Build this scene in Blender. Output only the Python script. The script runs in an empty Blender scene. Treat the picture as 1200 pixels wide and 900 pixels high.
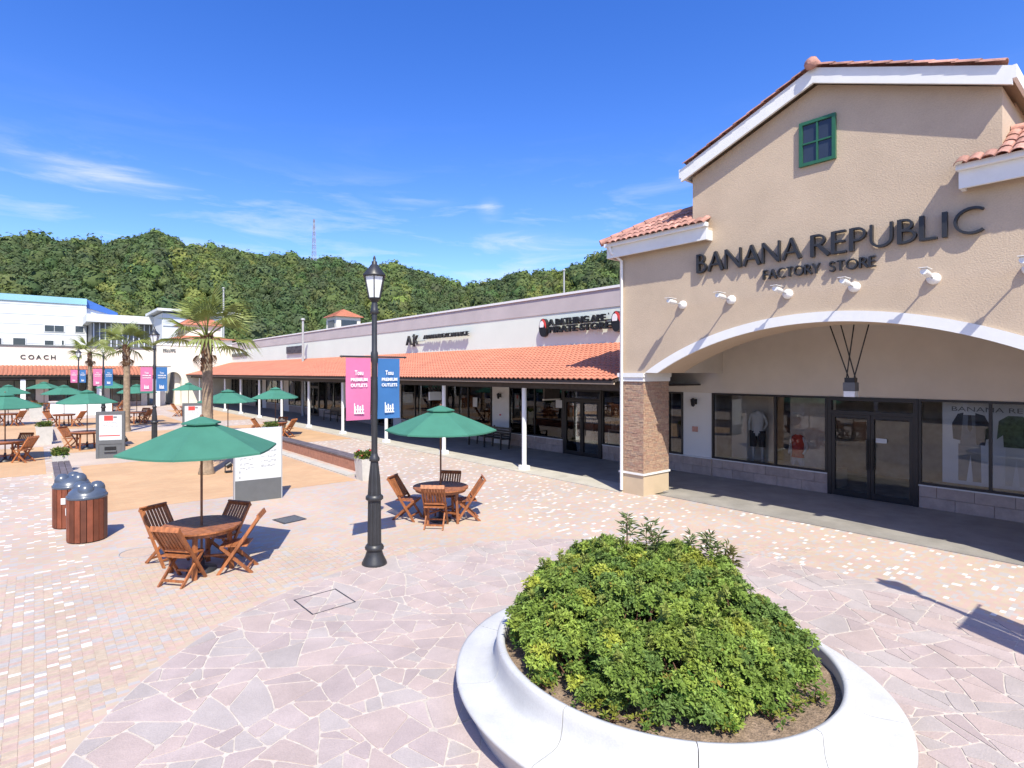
import bpy, bmesh, math, random
import numpy as np
from mathutils import Vector, Matrix
from mathutils.geometry import tessellate_polygon
random.seed(7); RNG = np.random.default_rng(7)
R = math.radians
S = bpy.context.scene
C = S.collection

# ---------------------------------------------------------------- camera, sky, sun, exposure
H = 3.1                                                # eye height above the plaza
YAW = math.atan2(511, 655)                             # view direction, clockwise from +Y (the street runs along +Y)
cd = bpy.data.cameras.new('camera'); cam = bpy.data.objects.new('camera', cd); C.objects.link(cam)
cam.location = (0, 0, H); cam.rotation_euler = (R(90), 0, -YAW)
cd.sensor_width = 36; cd.lens = 655 / 1200 * 36; cd.clip_end = 6000; cd.clip_start = .05
cd.shift_x = (600 - 551) / 1200; cd.shift_y = -(450 - 437) / 1200
S.camera = cam

SUN = Vector((-.395, -.72, 1)).normalized()             # direction towards the sun
SUN_EL = math.asin(SUN.z); SUN_ROT = math.atan2(SUN.x, SUN.y)
w = bpy.data.worlds.new('World'); S.world = w; w.use_nodes = True
nt = w.node_tree; N = nt.nodes; L = nt.links
for n in list(N): N.remove(n)
out = N.new('ShaderNodeOutputWorld'); bg = N.new('ShaderNodeBackground'); bg.inputs[1].default_value = .125
sky = N.new('ShaderNodeTexSky'); sky.sky_type = 'NISHITA'; sky.sun_disc = False
sky.sun_elevation = SUN_EL; sky.sun_rotation = SUN_ROT; sky.air_density = 1.0; sky.dust_density = .6; sky.ozone_density = 3.2
hs = N.new('ShaderNodeHueSaturation'); hs.inputs['Saturation'].default_value = 1.33; hs.inputs['Hue'].default_value = .52; hs.inputs['Value'].default_value = 1.42
L.new(sky.outputs[0], hs.inputs['Color'])
tc = N.new('ShaderNodeTexCoord')
mp = N.new('ShaderNodeMapping'); mp.inputs['Rotation'].default_value = (0, 0, R(38)); mp.inputs['Scale'].default_value = (2.2, 3.0, 15)
L.new(tc.outputs['Generated'], mp.inputs[0])
cn = N.new('ShaderNodeTexNoise'); cn.inputs['Scale'].default_value = 1.7; cn.inputs['Detail'].default_value = 9; cn.inputs['Roughness'].default_value = .62; cn.inputs['Distortion'].default_value = .5
L.new(mp.outputs[0], cn.inputs['Vector'])
cr = N.new('ShaderNodeValToRGB'); cr.color_ramp.elements[0].position = .5; cr.color_ramp.elements[1].position = .82
L.new(cn.outputs[0], cr.inputs[0])
# cirrus keeps to a low belt of the sky
sx = N.new('ShaderNodeSeparateXYZ'); L.new(tc.outputs['Generated'], sx.inputs[0])
belt = N.new('ShaderNodeValToRGB'); e = belt.color_ramp.elements
e[0].position = .0; e[0].color = (.55,)*3 + (1,); e[1].position = .42; e[1].color = (0, 0, 0, 1)
k = e.new(.27); k.color = (.85,)*3 + (1,); k = e.new(.33); k.color = (.1,)*3 + (1,)
L.new(sx.outputs[2], belt.inputs[0])
mul = N.new('ShaderNodeMath'); mul.operation = 'MULTIPLY'; L.new(cr.outputs[0], mul.inputs[0]); L.new(belt.outputs[0], mul.inputs[1])
mul2 = N.new('ShaderNodeMath'); mul2.operation = 'MULTIPLY'; L.new(mul.outputs[0], mul2.inputs[0]); mul2.inputs[1].default_value = .75
# one brighter feathered streak
def sky_streak(az, el, sa, se, amount):
    d = (math.sin(R(az)) * math.cos(R(el)), math.cos(R(az)) * math.cos(R(el)), math.sin(R(el)))
    m = N.new('ShaderNodeMapping'); m.vector_type = 'TEXTURE'; m.inputs['Location'].default_value = d
    m.inputs['Rotation'].default_value = (0, R(2), R(-az)); m.inputs['Scale'].default_value = (sa, 1, se)
    L.new(tc.outputs['Generated'], m.inputs[0])
    ln = N.new('ShaderNodeVectorMath'); ln.operation = 'LENGTH'; L.new(m.outputs[0], ln.inputs[0])
    mr = N.new('ShaderNodeMapRange'); mr.inputs[1].default_value = 1; mr.inputs[2].default_value = 0; mr.interpolation_type = 'SMOOTHSTEP'
    L.new(ln.outputs['Value'], mr.inputs[0])
    n2 = N.new('ShaderNodeMapRange'); n2.inputs[1].default_value = .36; n2.inputs[2].default_value = .66; L.new(cn.outputs[0], n2.inputs[0])
    a = N.new('ShaderNodeMath'); a.operation = 'MULTIPLY'; L.new(mr.outputs[0], a.inputs[0]); L.new(n2.outputs[0], a.inputs[1])
    b = N.new('ShaderNodeMath'); b.operation = 'MULTIPLY'; L.new(a.outputs[0], b.inputs[0]); b.inputs[1].default_value = amount
    return b
prev = mul2
for args in ((4.5, 16.4, .15, .026, .6), (32, 17.2, .10, .014, .6), (40, 16.2, .03, .026, .5), (44, 13, .12, .03, .35)):
    s_ = sky_streak(*args); a = N.new('ShaderNodeMath'); a.operation = 'ADD'; a.use_clamp = True
    L.new(prev.outputs[0], a.inputs[0]); L.new(s_.outputs[0], a.inputs[1]); prev = a
mx = N.new('ShaderNodeMix'); mx.data_type = 'RGBA'; L.new(prev.outputs[0], mx.inputs[0]); L.new(hs.outputs[0], mx.inputs[6]); mx.inputs[7].default_value = (5.4, 5.6, 5.9, 1)
L.new(mx.outputs[2], bg.inputs[0]); L.new(bg.outputs[0], out.inputs[0])

sl = bpy.data.lights.new('sun', 'SUN'); sl.energy = 4.75; sl.angle = R(.5); sl.color = (1, .95, .81)
so = bpy.data.objects.new('sun', sl); C.objects.link(so); so.rotation_euler = SUN.to_track_quat('Z', 'Y').to_euler(); so.location = (0, 0, 60)
S.view_settings.view_transform = 'Standard'; S.view_settings.look = 'None'; S.view_settings.exposure = .57; S.view_settings.gamma = 1
S.cycles.max_bounces = 8; S.cycles.transparent_max_bounces = 12

# ---------------------------------------------------------------- materials
MATS = {}
def pmat(name, col, rough=.65, var=.12, scale=4, bump=0, bscale=60, metal=0, rnd=0, spec=.5, fine=0, trans=0, col2=None, attr=False, stretch=None, sss=0, coat=0):
    m = bpy.data.materials.new(name); m.use_nodes = True; MATS[name] = m
    n = m.node_tree.nodes; l = m.node_tree.links; b = n['Principled BSDF']
    b.inputs['Roughness'].default_value = rough; b.inputs['Metallic'].default_value = metal; b.inputs['Specular IOR Level'].default_value = spec
    if coat: b.inputs['Coat Weight'].default_value = coat; b.inputs['Coat Roughness'].default_value = .12
    geo = n.new('ShaderNodeNewGeometry'); tcx = n.new('ShaderNodeTexCoord')
    vec = geo.outputs['Position'] if not stretch else tcx.outputs['Object']
    if stretch:
        mpx = n.new('ShaderNodeMapping'); mpx.inputs['Scale'].default_value = stretch; l.new(vec, mpx.inputs[0]); vec = mpx.outputs[0]
    nz = n.new('ShaderNodeTexNoise'); nz.inputs['Scale'].default_value = scale; nz.inputs['Detail'].default_value = 6; nz.inputs['Roughness'].default_value = .6; l.new(vec, nz.inputs['Vector'])
    if attr:
        at = n.new('ShaderNodeAttribute'); at.attribute_name = 'Col'; base = at.outputs['Color']
    else:
        mixc = n.new('ShaderNodeMix'); mixc.data_type = 'RGBA'; c2 = col2 or [c * (1 - 2 * var) for c in col]
        mixc.inputs[6].default_value = (*c2, 1); mixc.inputs[7].default_value = (*[min(1, c * (1 + var * .5)) for c in col], 1)
        mr = n.new('ShaderNodeMapRange'); mr.inputs[1].default_value = .3; mr.inputs[2].default_value = .7; l.new(nz.outputs[0], mr.inputs[0]); l.new(mr.outputs[0], mixc.inputs[0])
        base = mixc.outputs[2]
    if rnd:
        oi = n.new('ShaderNodeObjectInfo'); hv = n.new('ShaderNodeHueSaturation'); mr2 = n.new('ShaderNodeMapRange'); mr2.inputs[3].default_value = 1 - rnd; mr2.inputs[4].default_value = 1 + rnd
        l.new(oi.outputs['Random'], mr2.inputs[0]); l.new(mr2.outputs[0], hv.inputs['Value']); l.new(base, hv.inputs['Color']); base = hv.outputs[0]
    if fine:
        nf = n.new('ShaderNodeTexNoise'); nf.inputs['Scale'].default_value = bscale; nf.inputs['Detail'].default_value = 3; l.new(vec, nf.inputs['Vector'])
        hv2 = n.new('ShaderNodeHueSaturation'); mr3 = n.new('ShaderNodeMapRange'); mr3.inputs[1].default_value = .3; mr3.inputs[2].default_value = .7; mr3.inputs[3].default_value = 1 - fine; mr3.inputs[4].default_value = 1 + fine
        l.new(nf.outputs[0], mr3.inputs[0]); l.new(mr3.outputs[0], hv2.inputs['Value']); l.new(base, hv2.inputs['Color']); base = hv2.outputs[0]
    l.new(base, b.inputs['Base Color'])
    if bump:
        nb = n.new('ShaderNodeTexNoise'); nb.inputs['Scale'].default_value = bscale; nb.inputs['Detail'].default_value = 4; l.new(vec, nb.inputs['Vector'])
        bp = n.new('ShaderNodeBump'); bp.inputs['Strength'].default_value = bump; bp.inputs['Distance'].default_value = .02; l.new(nb.outputs[0], bp.inputs['Height']); l.new(bp.outputs[0], b.inputs['Normal'])
    if trans:
        tr = n.new('ShaderNodeBsdfTranslucent'); l.new(base, tr.inputs[0]); ms = n.new('ShaderNodeMixShader'); ms.inputs[0].default_value = trans
        l.new(b.outputs[0], ms.inputs[1]); l.new(tr.outputs[0], ms.inputs[2]); l.new(ms.outputs[0], n['Material Output'].inputs[0])
    return m

STUCCO = pmat('tan_stucco', (.505, .395, .287), .9, .05, 1.2, .32, 44, fine=.05)
STUCCO2 = pmat('beige_wall', (.64, .575, .495), .85, .04, 1.5, .15, 60)
CREAM = pmat('cream_wall', (.70, .66, .57), .8, .03, .6, .1, 40)
CREAMW = pmat('white_wall', (.72, .71, .68), .8, .03, .5, .08, 40)
FASC = pmat('white_fascia', (.665, .72, .645), .8, .03, .5, .08, 40)
SOFF = pmat('soffit_paint', (.52, .41, .30), .85, .04, 2)
WHITE = pmat('white_paint', (.74, .735, .71), .55, .03, 3, .03, 80)
METALW = pmat('white_metal', (.74, .74, .73), .4, .02, 3)
MAUVE = pmat('mauve_metal', (.43, .375, .365), .5, .06, .8)
TILE = pmat('terracotta_tile', (.55, .23, .135), .75, .12, 3, .2, 40, rnd=.12)
TILE2 = pmat('weathered_tile', (.49, .25, .195), .8, .25, 5, .25, 40, rnd=.28)
ARCTILE = pmat('orange_roof_tile', (.50, .192, .115), .7, .09, 1.2, .1, 60)
BROWN = pmat('dark_brown_wood', (.055, .042, .035), .6, .2, 8)
BLACK = pmat('black_metal', (.016, .016, .017), .4, .1, 6)
LETTER = pmat('black_letter_metal', (.022, .022, .025), .45, .1, 8)
IRON = pmat('dark_grey_iron', (.032, .033, .037), .42, .15, 8, .05, 60)
GREY = pmat('grey_panel', (.115, .12, .125), .5, .06, 5)
WOOD = pmat('teak_wood', (.385, .137, .05), .5, .28, 3, .1, 60, rnd=.12, stretch=(6, 6, 1.2))
POLEW = pmat('pole_wood', (.20, .09, .045), .5, .2, 8)
CANVAS = pmat('green_canvas', (.058, .225, .155), .85, .06, 3, .05, 300, trans=.22, rnd=.06)
GREENP = pmat('green_paint', (.022, .11, .055), .4, .06, 9)
DGLASS = pmat('dark_window_glass', (.035, .045, .065), .08, .1, 2)
STONE = [pmat('ledger_stone_%s' % nm, c, .9, .15, 18, .35, 90) for nm, c in (('tan', (.44, .285, .195)), ('rust', (.40, .24, .17)), ('grey', (.37, .255, .19)), ('sand', (.46, .315, .215)))]
BASEB = pmat('beige_base', (.52, .405, .275), .85, .04, 3, .1, 60)
WTILE = pmat('stone_wall_tile', (.44, .345, .29), .75, .12, 6, .2, 60, rnd=.1)
WALK = pmat('walkway_tile', (.31, .29, .26), .75, .14, 1.6, .1, 50, fine=.06)
CURB = pmat('pale_curb', (.50, .465, .395), .8, .08, 2.5, .1, 60)
FLAG = [pmat('flagstone_%s' % nm, c, .8, .08, 2.2, .25, 70, rnd=.06, fine=.07) for nm, c in (('lilac', (.445, .365, .34)), ('mauve', (.42, .34, .32)), ('rose', (.46, .365, .33)), ('grey', (.425, .37, .345)))]
MORTAR = pmat('pale_mortar', (.57, .51, .44), .9, .1, 20, .2, 120)
PAV = [pmat('paver_%s' % nm, c, .85, .07, 14, .2, 160, fine=.05, rnd=.05) for nm, c in (('sand', (.48, .385, .29)), ('pink', (.49, .355, .30)), ('grey', (.43, .395, .375)), ('white', (.68, .66, .62)), ('peach', (.485, .365, .285)))]
MARBLE = pmat('white_marble', (.56, .56, .545), .5, .05, 2.2, .06, 70, col2=(.46, .465, .46), fine=.05)
CONC = pmat('pale_concrete', (.55, .53, .49), .85, .07, 6, .2, 80)
SOIL = pmat('dry_soil', (.28, .20, .135), .95, .25, 14, .9, 60, fine=.3)
LEAF = pmat('leaf', (.1, .2, .03), .55, attr=True, trans=.35, spec=.22)
LEAFF = pmat('forest_leaf', (.1, .2, .03), .7, attr=True, trans=.32, spec=.2)
DARKG = pmat('forest_floor_green', (.065, .095, .03), .9, .2, .3)  # dark green ground of the hill under the trees
PALMF = pmat('palm_leaf', (.27, .32, .085), .5, .25, 2.5, trans=.3, rnd=.25)
PALMD = pmat('dry_palm_leaf', (.16, .085, .04), .8, .25, 4)
TRUNK = pmat('palm_bark', (.33, .245, .165), .9, .25, 7, .6, 40)
TRUNKR = pmat('palm_fibre', (.17, .085, .05), .95, .3, 12, .6, 40)
PINK = pmat('pink_cloth', (.66, .185, .36), .7, .04, 5, trans=.15)
BLUE = pmat('blue_cloth', (.045, .17, .41), .7, .04, 5, trans=.15)
PRINT = pmat('white_print', (.74, .74, .74), .6, 0)
PAPER = pmat('white_board', (.58, .595, .60), .5, .02, 4)
RED = pmat('red_print', (.62, .06, .05), .5, .05, 5)
TEXTG = pmat('grey_print', (.17, .175, .18), .6, .05)
LIDM = pmat('blue_grey_plastic', (.075, .095, .135), .32, .1, 6, coat=.3)
BINW = [pmat('bin_slat_%s' % nm, c, .5, .2, 4, .1, 60, rnd=.15) for nm, c in (('brown', (.15, .045, .022)), ('rust', (.22, .062, .03)))]
WROOF = pmat('cyan_roof_trim', (.25, .47, .58), .5, .04, .2)
BROOF = pmat('shaded_blue_roof', (.035, .12, .40), .5, .05, .3)  # sloped roof of the warehouse wing, its shade put into a darker blue
WWALL = pmat('white_siding', (.62, .63, .63), .6, .03, .3)
GWALL = pmat('grey_siding', (.55, .58, .66), .6, .04, .3)
INT = pmat('shop_interior', (.56, .50, .43), .85, .3, 1.1)
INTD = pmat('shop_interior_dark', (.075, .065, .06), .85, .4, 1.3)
FROST = pmat('frosted_lamp_glass', (.74, .76, .77), .35, .05, 8)
SKIN = pmat('mannequin_white', (.72, .71, .69), .5, .04, 6)
CLOTHD = pmat('charcoal_cloth', (.06, .065, .07), .85, .15, 12)
CLOTHR = pmat('red_cloth', (.60, .06, .04), .8, .1, 12)
CLOTHG = pmat('green_stripe_cloth', (.16, .22, .15), .8, .3, 14)
BRICKB = pmat('terracotta_brick_bench', (.42, .19, .12), .8, .15, 8, .3, 60)
BTOP = pmat('dark_bench_slat', (.155, .125, .125), .6, .2, 5, rnd=.12)
FLOWR = pmat('red_flower', (.55, .04, .05), .6, .1)
GROUNDM = pmat('outer_ground', (.30, .28, .22), .95, .3, .05)
STEEL = pmat('galvanised_steel', (.38, .38, .385), .45, .06, 5)

def soil_mat(m, amount, scale, lo=.45, hi=.75):
    """blotchy stains of their own shape over a finished material"""
    n = m.node_tree.nodes; l = m.node_tree.links; b = n['Principled BSDF']; src = b.inputs['Base Color'].links[0].from_socket
    geo = n.new('ShaderNodeNewGeometry'); a = n.new('ShaderNodeTexNoise'); a.inputs['Scale'].default_value = scale; a.inputs['Detail'].default_value = 9; a.inputs['Roughness'].default_value = .68; a.inputs['Distortion'].default_value = .6; l.new(geo.outputs['Position'], a.inputs['Vector'])
    r = n.new('ShaderNodeMapRange'); r.inputs[1].default_value = lo; r.inputs[2].default_value = hi; r.inputs[3].default_value = 0; r.inputs[4].default_value = amount; l.new(a.outputs[0], r.inputs[0])
    x = n.new('ShaderNodeMix'); x.data_type = 'RGBA'; l.new(r.outputs[0], x.inputs[0]); l.new(src, x.inputs[6]); x.inputs[7].default_value = (.16, .14, .115, 1); l.new(x.outputs[2], b.inputs['Base Color'])
for m_ in FLAG + PAV: soil_mat(m_, .22, .9)
soil_mat(MARBLE, .22, 1.6, .5, .8); soil_mat(WALK, .25, .7); soil_mat(STUCCO, .10, .8, .5, .8); soil_mat(CURB, .25, 1.2); soil_mat(WHITE, .12, 1.5, .5, .8); soil_mat(MORTAR, .3, 1.1)
def glass_mat(name, tint, ior=1.5, rough=0):
    m = bpy.data.materials.new(name); m.use_nodes = True; n = m.node_tree.nodes; l = m.node_tree.links
    n.remove(n['Principled BSDF'])
    t = n.new('ShaderNodeBsdfTransparent'); t.inputs[0].default_value = (*tint, 1)
    g = n.new('ShaderNodeBsdfGlossy'); g.inputs['Roughness'].default_value = rough; f = n.new('ShaderNodeFresnel'); f.inputs[0].default_value = ior
    ms = n.new('ShaderNodeMixShader'); l.new(f.outputs[0], ms.inputs[0]); l.new(t.outputs[0], ms.inputs[1]); l.new(g.outputs[0], ms.inputs[2])
    nz = n.new('ShaderNodeTexNoise'); nz.inputs['Scale'].default_value = .7; bp = n.new('ShaderNodeBump'); bp.inputs['Strength'].default_value = .02; l.new(nz.outputs[0], bp.inputs['Height']); l.new(bp.outputs[0], g.inputs['Normal'])
    l.new(ms.outputs[0], n['Material Output'].inputs[0]); return m
GLASS = glass_mat('shop_glass', (.90, .91, .90), 1.5)
LGLASS = glass_mat('clear_glass', (.8, .82, .82))

def paving_mat():
    """far paving: the same grid of small tiles as the built ones, coloured tile by tile"""
    m = bpy.data.materials.new('plaza_tile'); m.use_nodes = True; n = m.node_tree.nodes; l = m.node_tree.links; b = n['Principled BSDF']; b.inputs['Roughness'].default_value = .85
    def M(op, a, bb=None, c=None):
        x = n.new('ShaderNodeMath'); x.operation = op
        for i, v in enumerate((a, bb, c)):
            if v is None: continue
            if isinstance(v, (int, float)): x.inputs[i].default_value = v
            else: l.new(v, x.inputs[i])
        return x.outputs[0]
    geo = n.new('ShaderNodeNewGeometry'); sp = n.new('ShaderNodeSeparateXYZ'); l.new(geo.outputs['Position'], sp.inputs[0])
    u = M('DIVIDE', sp.outputs[0], TX); v = M('DIVIDE', sp.outputs[1], TY)
    fu = M('FLOOR', u); fv = M('FLOOR', v)
    cm = n.new('ShaderNodeCombineXYZ'); l.new(fu, cm.inputs[0]); l.new(fv, cm.inputs[1])
    wn = n.new('ShaderNodeTexWhiteNoise'); wn.noise_dimensions = '2D'; l.new(cm.outputs[0], wn.inputs['Vector'])
    r1 = n.new('ShaderNodeValToRGB'); r1.color_ramp.interpolation = 'CONSTANT'; e = r1.color_ramp.elements
    cols = [(.48, .385, .29), (.49, .355, .30), (.43, .395, .375), (.485, .365, .285)]
    pos = [0, .34, .6, .82]
    e[0].position = 0; e[0].color = (*cols[0], 1); e[1].position = pos[1]; e[1].color = (*cols[1], 1)
    for p_, c_ in zip(pos[2:], cols[2:]): k = e.new(p_); k.color = (*c_, 1)
    l.new(wn.outputs[0], r1.inputs[0])
    # white tiles sprinkled in the two side lanes
    sep = n.new('ShaderNodeSeparateColor'); l.new(wn.outputs['Color'], sep.inputs[0])
    lane = M('ADD', M('LESS_THAN', sp.outputs[0], LANE_L), M('GREATER_THAN', sp.outputs[0], LANE_R))
    wh = M('MULTIPLY', M('LESS_THAN', sep.outputs[2], .055), lane)
    mw = n.new('ShaderNodeMix'); mw.data_type = 'RGBA'; l.new(wh, mw.inputs[0]); l.new(r1.outputs[0], mw.inputs[6]); mw.inputs[7].default_value = (.70, .68, .63, 1)
    # joints
    gu = M('SUBTRACT', u, fu); gv = M('SUBTRACT', v, fv)
    j = M('MAXIMUM', M('LESS_THAN', gu, .03), M('LESS_THAN', gv, .055))
    mj = n.new('ShaderNodeMix'); mj.data_type = 'RGBA'; l.new(M('MULTIPLY', j, .16), mj.inputs[0]); l.new(mw.outputs[2], mj.inputs[6]); mj.inputs[7].default_value = (.45, .36, .28, 1)
    nz = n.new('ShaderNodeTexNoise'); nz.inputs['Scale'].default_value = .45; nz.inputs['Detail'].default_value = 8; l.new(geo.outputs['Position'], nz.inputs['Vector'])
    hv = n.new('ShaderNodeHueSaturation'); mr = n.new('ShaderNodeMapRange'); mr.inputs[1].default_value = .3; mr.inputs[2].default_value = .7; mr.inputs[3].default_value = .90; mr.inputs[4].default_value = 1.06
    l.new(nz.outputs[0], mr.inputs[0]); l.new(mr.outputs[0], hv.inputs['Value']); l.new(mj.outputs[2], hv.inputs['Color']); l.new(hv.outputs[0], b.inputs['Base Color'])
    return m
TX, TY, LANE_L, LANE_R = .105, .0575, .72, 8.05
PAVING = paving_mat(); soil_mat(PAVING, .20, .9)

def brick_mat(name, c1, c2, mort, sx=.21, sy=.105):
    m = bpy.data.materials.new(name); m.use_nodes = True; n = m.node_tree.nodes; l = m.node_tree.links; b = n['Principled BSDF']; b.inputs['Roughness'].default_value = .85
    geo = n.new('ShaderNodeNewGeometry'); br = n.new('ShaderNodeTexBrick'); br.inputs['Scale'].default_value = 1; br.inputs['Brick Width'].default_value = sx; br.inputs['Row Height'].default_value = sy
    br.inputs['Mortar Size'].default_value = .006; br.inputs['Color1'].default_value = (*c1, 1); br.inputs['Color2'].default_value = (*c2, 1); br.inputs['Mortar'].default_value = (*mort, 1)
    l.new(geo.outputs['Position'], br.inputs['Vector'])
    nz = n.new('ShaderNodeTexNoise'); nz.inputs['Scale'].default_value = .6; nz.inputs['Detail'].default_value = 8; l.new(geo.outputs['Position'], nz.inputs['Vector'])
    hv = n.new('ShaderNodeHueSaturation'); mr = n.new('ShaderNodeMapRange'); mr.inputs[1].default_value = .3; mr.inputs[2].default_value = .7; mr.inputs[3].default_value = .88; mr.inputs[4].default_value = 1.1
    l.new(nz.outputs[0], mr.inputs[0]); l.new(mr.outputs[0], hv.inputs['Value']); l.new(br.outputs[0], hv.inputs['Color']); l.new(hv.outputs[0], b.inputs['Base Color']); return m
ORANGE = brick_mat('orange_paving_brick', (.53, .34, .185), (.50, .30, .16), (.46, .31, .19))
PALEP = brick_mat('pale_paving_brick', (.50, .41, .33), (.48, .375, .31), (.43, .365, .30), .21, .105)

# ---------------------------------------------------------------- builders
WL = {}                                                # world position of each thing and of its parts
def link(name, me, m=None, parent=None):
    o = bpy.data.objects.new(name, me); C.objects.link(o)
    if parent is not None: o.parent = parent
    return o
def thing(name, label, cat, loc=(0, 0, 0), rz=0, group=None):
    o = bpy.data.objects.new(name, None); C.objects.link(o); o.location = loc; o.rotation_euler = (0, 0, rz); o.empty_display_size = .2
    o['label'] = label; o['category'] = cat
    if group: o['group'] = group
    WL[o.name] = Vector(loc); return o
def tag(o, label, cat, group=None):
    o['label'] = label; o['category'] = cat
    if group: o['group'] = group
    return o
def stuff(o): o['kind'] = 'stuff'; return o
class MB:
    def __init__(s): s.v = []; s.f = []; s.mi = []; s.sm = []
    def add(s, vs, fs, mi=0, smooth=False):
        o = len(s.v); s.v += [tuple(x) for x in vs]; s.f += [tuple(i + o for i in f) for f in fs]; s.mi += [mi] * len(fs); s.sm += [smooth] * len(fs); return s
    def box(s, x0, x1, y0, y1, z0, z1, mi=0):
        return s.add([(x0, y0, z0), (x1, y0, z0), (x1, y1, z0), (x0, y1, z0), (x0, y0, z1), (x1, y0, z1), (x1, y1, z1), (x0, y1, z1)],
                     [(3, 2, 1, 0), (4, 5, 6, 7), (0, 1, 5, 4), (1, 2, 6, 5), (2, 3, 7, 6), (3, 0, 4, 7)], mi)
    def obox(s, c, sz, M=None, mi=0):
        hx, hy, hz = sz[0] / 2, sz[1] / 2, sz[2] / 2; M = M or Matrix.Identity(3); c = Vector(c)
        vs = [c + M @ Vector(p) for p in ((-hx, -hy, -hz), (hx, -hy, -hz), (hx, hy, -hz), (-hx, hy, -hz), (-hx, -hy, hz), (hx, -hy, hz), (hx, hy, hz), (-hx, hy, hz))]
        return s.add(vs, [(3, 2, 1, 0), (4, 5, 6, 7), (0, 1, 5, 4), (1, 2, 6, 5), (2, 3, 7, 6), (3, 0, 4, 7)], mi)
    def bar(s, p0, p1, wd, ht, mi=0, up=(0, 0, 1)):
        p0 = Vector(p0); p1 = Vector(p1); d = (p1 - p0); ln = d.length; d.normalize(); u = Vector(up)
        if abs(d.dot(u)) > .98: u = Vector((0, 1, 0))
        x = d.cross(u).normalized(); z = x.cross(d); M = Matrix((x, d, z)).transposed()
        return s.obox((p0 + p1) / 2, (wd, ln, ht), M, mi)
    def tube(s, pts, rs, n=8, mi=0, cap=True):
        pts = [Vector(p) for p in pts]; rs = rs if hasattr(rs, '__len__') else [rs] * len(pts); vs = []
        for i, p in enumerate(pts):
            d = (pts[min(i + 1, len(pts) - 1)] - pts[max(i - 1, 0)]).normalized(); u = Vector((0, 0, 1)) if abs(d.z) < .95 else Vector((1, 0, 0))
            a = d.cross(u).normalized(); b = d.cross(a)
            vs += [p + (a * math.cos(2 * math.pi * k / n) + b * math.sin(2 * math.pi * k / n)) * rs[i] for k in range(n)]
        fs = [(i * n + k, (i + 1) * n + k, (i + 1) * n + (k + 1) % n, i * n + (k + 1) % n) for i in range(len(pts) - 1) for k in range(n)]
        s.add(vs, fs, mi, True)
        if cap: s.add(vs[:n], [tuple(range(n))], mi); s.add(vs[-n:], [tuple(range(n - 1, -1, -1))], mi)
        return s
    def lathe(s, prof, n=24, c=(0, 0), mi=0, smooth=True, flute=None, a0=0):
        vs = []
        for r, z in prof:
            for k in range(n):
                a = 2 * math.pi * k / n + a0; rr = r * (1 - (flute if k % 2 else 0)) if flute else r
                vs.append((c[0] + rr * math.cos(a), c[1] + rr * math.sin(a), z))
        fs = [(i * n + k, i * n + (k + 1) % n, (i + 1) * n + (k + 1) % n, (i + 1) * n + k) for i in range(len(prof) - 1) for k in range(n)]
        s.add(vs, fs, mi, smooth)
        s.add(vs[-n:], [tuple(range(n))], mi); s.add(vs[:n], [tuple(range(n - 1, -1, -1))], mi); return s
    def prism(s, poly, axis, a, b, mi=0):
        """closed 2D outline pushed along an axis from a to b; any outline, triangulated"""
        P = (lambda u, v, t: (t, u, v)) if axis == 'x' else (lambda u, v, t: (u, t, v)) if axis == 'y' else (lambda u, v, t: (u, v, t))
        n = len(poly); ar = sum(poly[i][0] * poly[(i + 1) % n][1] - poly[(i + 1) % n][0] * poly[i][1] for i in range(n))
        if ar < 0: poly = poly[::-1]
        flip = (axis == 'y') != (b < a)
        tris = [tuple(range(n))] if n <= 4 else [tuple(t) for t in tessellate_polygon([[Vector((u, v, 0)) for u, v in poly]])]
        def ccw(t): return t if n <= 4 or (poly[t[1]][0] - poly[t[0]][0]) * (poly[t[2]][1] - poly[t[0]][1]) - (poly[t[2]][0] - poly[t[0]][0]) * (poly[t[1]][1] - poly[t[0]][1]) > 0 else t[::-1]
        fs = []
        for t in tris: t = ccw(t); fs += [tuple(t[::-1]), tuple(i + n for i in t)]
        fs += [(i, (i + 1) % n, n + (i + 1) % n, n + i) for i in range(n)]
        if flip: fs = [f[::-1] for f in fs]
        return s.add([P(u, v, a) for u, v in poly] + [P(u, v, b) for u, v in poly], fs, mi)
    def mesh(s, name, mats, off=(0, 0, 0)):
        me = bpy.data.meshes.new(name); o = Vector(off)
        me.from_pydata([(x - o.x, y - o.y, z - o.z) for x, y, z in s.v], [], s.f)
        for m in (mats if isinstance(mats, (list, tuple)) else [mats]): me.materials.append(m)
        me.polygons.foreach_set('material_index', s.mi); me.polygons.foreach_set('use_smooth', s.sm); me.update(); return me
    def build(s, name, mats, parent=None, kind=None, bevel=0):
        """coordinates are world ones unless the parent is turned (its parts are then built in its own frame)"""
        off = WL.get(parent.name, Vector()) if parent is not None else Vector()
        o = link(name, s.mesh(name, mats, off), None, parent); WL[o.name] = off
        if kind: o['kind'] = kind
        if bevel:
            b = o.modifiers.new('bevel', 'BEVEL'); b.width = bevel; b.segments = 2; b.limit_method = 'ANGLE'
        return o
def kids(o): return [x for x in C.objects if x.parent == o]
KIDS = {}
def copy_tree(o, loc, rz=0, label=None, group=None, _par=None):
    c = o.copy(); C.objects.link(c)
    if _par is not None: c.parent = _par
    else: c.location = loc; c.rotation_euler = (0, 0, rz); WL[c.name] = Vector(loc)
    if label: c['label'] = label
    if group: c['group'] = group
    if o.name not in KIDS: KIDS[o.name] = kids(o)
    for ch in KIDS[o.name]: copy_tree(ch, None, _par=c)
    return c
def struct(name, mb, m): return mb.build(name, m, None, 'structure')
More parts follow.
